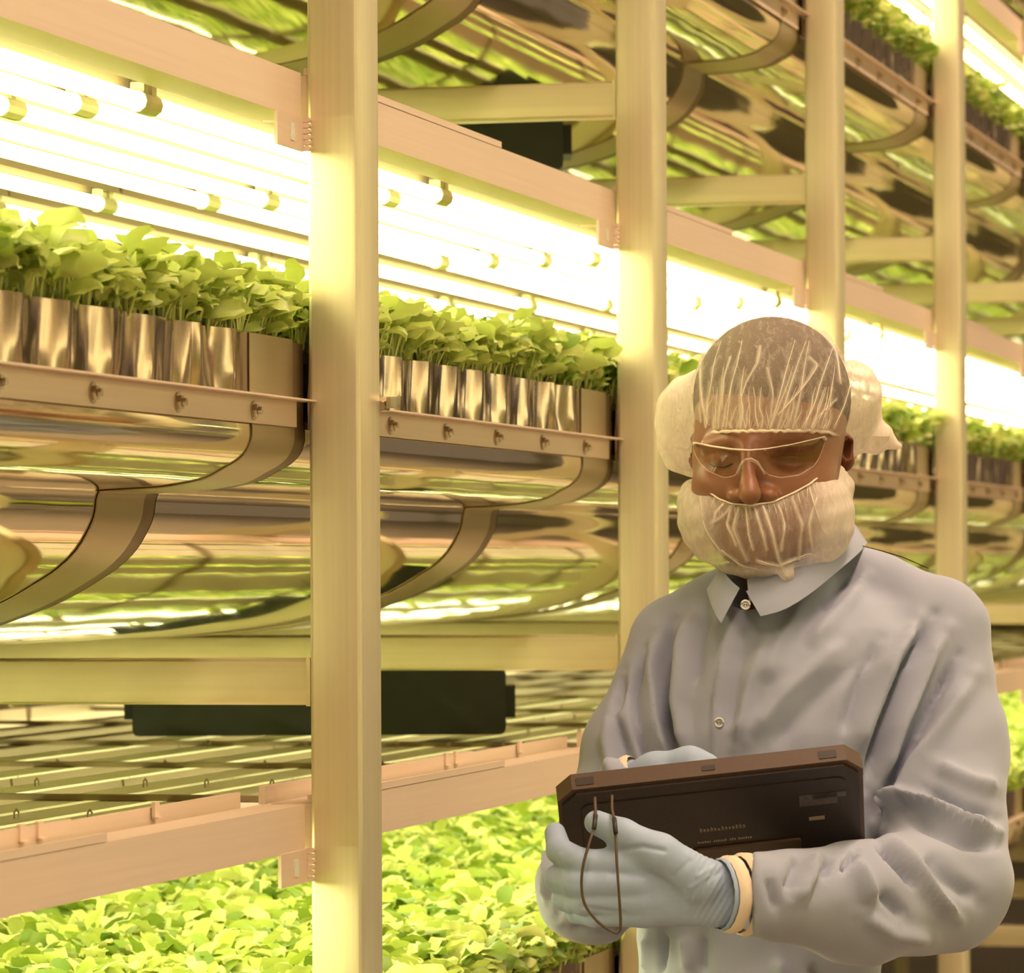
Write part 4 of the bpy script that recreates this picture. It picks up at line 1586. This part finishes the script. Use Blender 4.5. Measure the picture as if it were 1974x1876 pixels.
# ---- knit cuffs and gloves
def cuff_ring(cpx, cpy, off, r, axis, name='knit_cuff', mat='cuff', tube=0.0065):
    c = Vector(L(cpx, cpy, off))
    ax = Vector(axis).normalized()
    u_ = ax.cross(Vector((0, 1, 0))).normalized()
    v_ = ax.cross(u_).normalized()
    pts = [c + (u_ * math.cos(a) + v_ * math.sin(a)) * r * (1 + 0.012 * math.sin(5 * a)) for a in [2 * math.pi * q / 40 for q in range(40)]]
    mb = MB()
    n0 = len(mb.v)
    prof_ = [(-1.0, 0.2), (-0.6, 0.9), (0, 1.05), (0.6, 0.9), (1.0, 0.2)]
    for i_, p in enumerate(pts):
        rad = (p - c).normalized()
        for s_, t_ in prof_:
            rib = 0.0006 * (i_ % 2)
            mb.v.append(tuple(p + ax * s_ * tube + rad * (t_ * tube * 0.55 + rib)))
    m_ = len(prof_)
    for i_ in range(40):
        j_ = (i_ + 1) % 40
        for q in range(m_ - 1):
            mb.f.append((n0 + i_ * m_ + q, n0 + i_ * m_ + q + 1, n0 + j_ * m_ + q + 1, n0 + j_ * m_ + q))
    return mb.build(name, M[mat], worker, smooth=True)


axB = L(1395, 1724, -0.352) - L(1470, 1722, -0.335)
for cpx, r in ((1406, 61), (1434, 66)):
    o = cuff_ring(cpx, 1724, -0.350 + (cpx - 1407) * 0.0004, r * p_, axB)
    o['label'] = 'cream knit cuff at the near wrist'
Gh = Field(L(1035, 1815, -0.45), L(1425, 1545, -0.24) + np.array([0, 0.01, 0]), 0.0016)
# palm and back of the hand
Gh.add(Gh.chain([L(1400, 1726, -0.352), L(1340, 1724, -0.356), L(1250, 1716, -0.362), L(1195, 1712, -0.360)], [58 * p_, 56 * p_, 64 * p_, 58 * p_], 0.0, 0.55))
Gh.add(Gh.chain([L(1345, 1700, -0.362), L(1270, 1648, -0.372), L(1200, 1608, -0.366), L(1150, 1586, -0.358)], [46 * p_, 37 * p_, 26 * p_, 22 * p_], 0.006), 0.010)   # thumb
FING = [([(1230, 1672, -0.366), (1120, 1664, -0.366), (1078, 1640, -0.345), (1070, 1606, -0.325)], (28, 26, 23, 19)),
        ([(1230, 1704, -0.370), (1116, 1704, -0.370), (1076, 1694, -0.345), (1092, 1680, -0.305)], (28, 26, 24, 20)),
        ([(1235, 1734, -0.368), (1124, 1738, -0.366), (1088, 1732, -0.342), (1104, 1722, -0.302)], (26, 24, 22, 19)),
        ([(1240, 1758, -0.362), (1146, 1764, -0.358), (1112, 1760, -0.338), (1124, 1752, -0.304)], (23, 21, 19, 16))]
fg = None
for pts, rs in FING:
    c = Gh.chain([L(*q) for q in pts], [r * p_ for r in rs], 0.003)
    fg = c if fg is None else smin(fg, c, 0.0018)
Gh.add(fg, 0.010)
V, Q = Gh.surface()
V = laplace(V, Q, 2, 0.4)
gxp, gyp = local_px(V)
gn = vnormals(V, Q)
dd = np.zeros(len(V))
for pl, w_, a_ in ((((1195, 1640), (1240, 1632), (1280, 1640)), 5, -0.0022), (((1390, 1680), (1360, 1700), (1350, 1740)), 5, -0.0012), (((1375, 1672), (1345, 1690)), 4, 0.0012), (((1365, 1690), (1330, 1712)), 4, 0.0010),
                   (((1330, 1660), (1300, 1690)), 5, -0.0010), (((1200, 1760), (1160, 1755), (1120, 1748)), 5, -0.0014), (((1080, 1650), (1085, 1700), (1098, 1760)), 5, 0.0010), (((1240, 1690), (1180, 1684)), 6, -0.0012)):
    d_, par_ = poly_dist(gxp, gyp, pl)
    dd += a_ * np.exp(-(d_ / w_) ** 2)
dd += 0.0003 * np.sin(gxp * 0.5 + gyp * 0.3) * np.clip((gxp - 1300) / 60, 0, 1)
V = V + gn * dd[:, None]
gl_ = obj('glove', np_mesh('glove', V, Q, M['glove']), worker)
gl_['label'] = 'blue nitrile glove gripping the tablet, thumb forward'
o = cuff_ring(1390, 1724, -0.352, 60 * p_, axB, 'rolled_edge', 'glove', 0.003)
o.parent = gl_
# hand behind the tablet
G2 = Field(L(1160, 1600, -0.30), L(1450, 1430, -0.14), 0.0020)
G2.add(G2.chain([L(1205, 1515, -0.205), L(1262, 1488, -0.215), L(1330, 1478, -0.222), L(1362, 1482, -0.224)], [34 * p_, 33 * p_, 34 * p_, 28 * p_], 0.01, 0.8))
for q, (dx_, dz_, do_) in enumerate(((0, 0, 0.0), (4, 8, 0.016), (0, 16, 0.030), (-10, 26, 0.042))):
    G2.add(G2.chain([L(1345, 1484 + dz_ * 0.5, -0.232 + do_), L(1398 + dx_, 1496 + dz_, -0.240 + do_), L(1422 + dx_, 1526 + dz_, -0.246 + do_), L(1424 + dx_, 1552 + dz_ * 0.6, -0.250 + do_ * 0.9)], [17 * p_, 16 * p_, 15 * p_, 12 * p_], 0.002), 0.003)
G2.add(G2.chain([L(1275, 1500, -0.225), L(1320, 1530, -0.250), L(1368, 1548, -0.258)], [20 * p_, 17 * p_, 13 * p_], 0.003), 0.006)
V, Q = G2.surface()
V = laplace(V, Q, 2, 0.4)
o = obj('glove', np_mesh('glove', V, Q, M['glove']), worker)
o['label'] = 'blue glove reaching over the tablet screen'
o = cuff_ring(1222, 1508, -0.205, 44 * p_, L(1262, 1488, -0.215) - L(1205, 1515, -0.205))
o['label'] = 'cream knit cuff at the far wrist'

# ------------------------------------------------------------------ tablet
TA = math.radians(45)
TR = math.atan2(62, 593)
TW, TH_, TT = 0.272, 0.165, 0.0205
tab = empty('tablet', WROOT, TH)
tag(tab, 'dark rugged tablet held by the worker in blue gloves', 'tablet')
top_mid = Vector(L(1368, 1497, -0.305))
rm = Matrix.Rotation(-TR, 4, 'Y') @ Matrix.Rotation(TA, 4, 'X')
# tablet frame: x along the width, y towards the screen, z up along the height; origin on the top edge, back face at y = 0
TM = Matrix.Translation(top_mid) @ rm


def chamfered(x0, x1, z0, z1, c):
    return [(x1, z1 - c), (x1 - c, z1), (x0 + c, z1), (x0, z1 - c), (x0, z0 + c), (x0 + c, z0), (x1 - c, z0), (x1, z0 + c)]


def tpart(name, mb, mat, parent=tab, smooth=False):
    me = mb.mesh(name, M[mat])
    if smooth:
        auto_smooth(me)
    o = obj(name, me, parent)
    o.matrix_local = TM if parent is tab else Matrix.Identity(4)
    return o


hw = TW / 2
rim = MB().prism(chamfered(-hw, hw, -TH_, 0, 0.014), 'y', 0.002, TT)
rim_o = tpart('bumper', rim, 'tablet_rim')
back = MB().prism(chamfered(-hw + 0.004, hw - 0.004, -TH_ + 0.004, -0.004, 0.013), 'y', -0.001, 0.004)
back_o = tpart('back_shell', back, 'tablet')
tpart('back_plate', MB().prism(rounded(-hw + 0.02, hw - 0.016, -TH_ + 0.02, -0.018, 0.008), 'y', -0.0022, 0.0), 'tablet')
tpart('screen', MB().prism(rounded(-hw + 0.012, hw - 0.012, -TH_ + 0.012, -0.012, 0.004), 'y', TT - 0.001, TT + 0.0006), 'screen')
for cx_ in (-hw + 0.026, hw - 0.030):
    tpart('port_cover', MB().prism(rounded(cx_ - 0.008, cx_ + 0.008, 0.006, 0.015, 0.001), 'z', -0.001, 0.0006), 'tablet', rim_o)
tpart('port_cover', MB().prism(rounded(-0.006, 0.006, 0.007, 0.013, 0.001), 'z', -0.001, 0.0006), 'tablet', rim_o)
tpart('corner_plug', MB().box(hw - 0.001, hw + 0.0006, 0.005, 0.015, -0.026, -0.016), 'tablet', rim_o)
# prints and stickers on the back
st1 = MB().box(0.078, 0.112, -0.0030, -0.002, -0.050, -0.036).box(0.090, 0.120, -0.0030, -0.002, -0.042, -0.036)
tpart('sticker', st1, 'sticker', back_o)
tpart('sticker', MB().box(0.086, 0.100, -0.0030, -0.002, -0.070, -0.066), 'print', back_o)
tx = MB()
rr = np.random.default_rng(3)
x = -0.012
for q in range(13):
    w_ = 0.0026
    hgt = (0.0052, 0.0036, 0.0036, 0.0052, 0.0036, 0.0022, 0.0052, 0.0036, 0.0030, 0.0036, 0.0052, 0.0052, 0.0040)[q]
    tx.box(x, x + 0.0007, -0.0028, -0.0021, -0.070, -0.070 + hgt)
    tx.box(x + 0.0013, x + 0.0019, -0.0028, -0.0021, -0.070, -0.070 + hgt * 0.7)
    tx.box(x, x + 0.0019, -0.0028, -0.0021, -0.070 + hgt * 0.6, -0.070 + hgt * 0.6 + 0.0006)
    x += w_ + (0.0008 if q == 5 else 0.0006)
tpart('maker_print', tx, 'print', back_o)
tx = MB()
x = -0.015
for q in range(24):
    if q in (6, 13, 17):
        x += 0.0018
        continue
    tx.box(x, x + 0.0014, -0.0028, -0.0021, -0.0850, -0.0850 + (0.0018 if q % 3 else 0.0024))
    x += 0.0021
tpart('small_print', tx, 'print', back_o)
tpart('ledge', MB().prism(rounded(-0.018, 0.078, -0.106, -0.092, 0.003), 'y', -0.005, -0.001), 'tablet_rim', back_o)

# cord loop hanging from the tablet over the glove
cord = MB()
pts = [(1147, 1538, -0.330), (1148, 1566, -0.372), (1147, 1590, -0.392), (1136, 1625, -0.408), (1124, 1670, -0.414), (1121, 1710, -0.414), (1128, 1745, -0.412), (1150, 1775, -0.408), (1172, 1792, -0.405),
       (1188, 1799, -0.404), (1195, 1792, -0.405), (1196, 1770, -0.408), (1193, 1720, -0.414), (1189, 1660, -0.412), (1187, 1612, -0.402), (1184, 1580, -0.388), (1180, 1560, -0.362), (1180, 1534, -0.328)]
cm = catmull([tuple(L(*q)) for q in pts], 4)
cord.tube([tuple(q) for q in cm], 2.6 * p_, 6)
lan = cord.build('cord_loop', M['cord'], tab, smooth=True)
for seq in (((1148, 1572, -0.384), (1145, 1598, -0.399)), ((1184, 1578, -0.391), (1187, 1606, -0.405))):
    MB().tube([L(*seq[0]), L(*seq[1])], 4.2 * p_, 8).build('cord_tip', M['cord_tip'], lan, smooth=True)
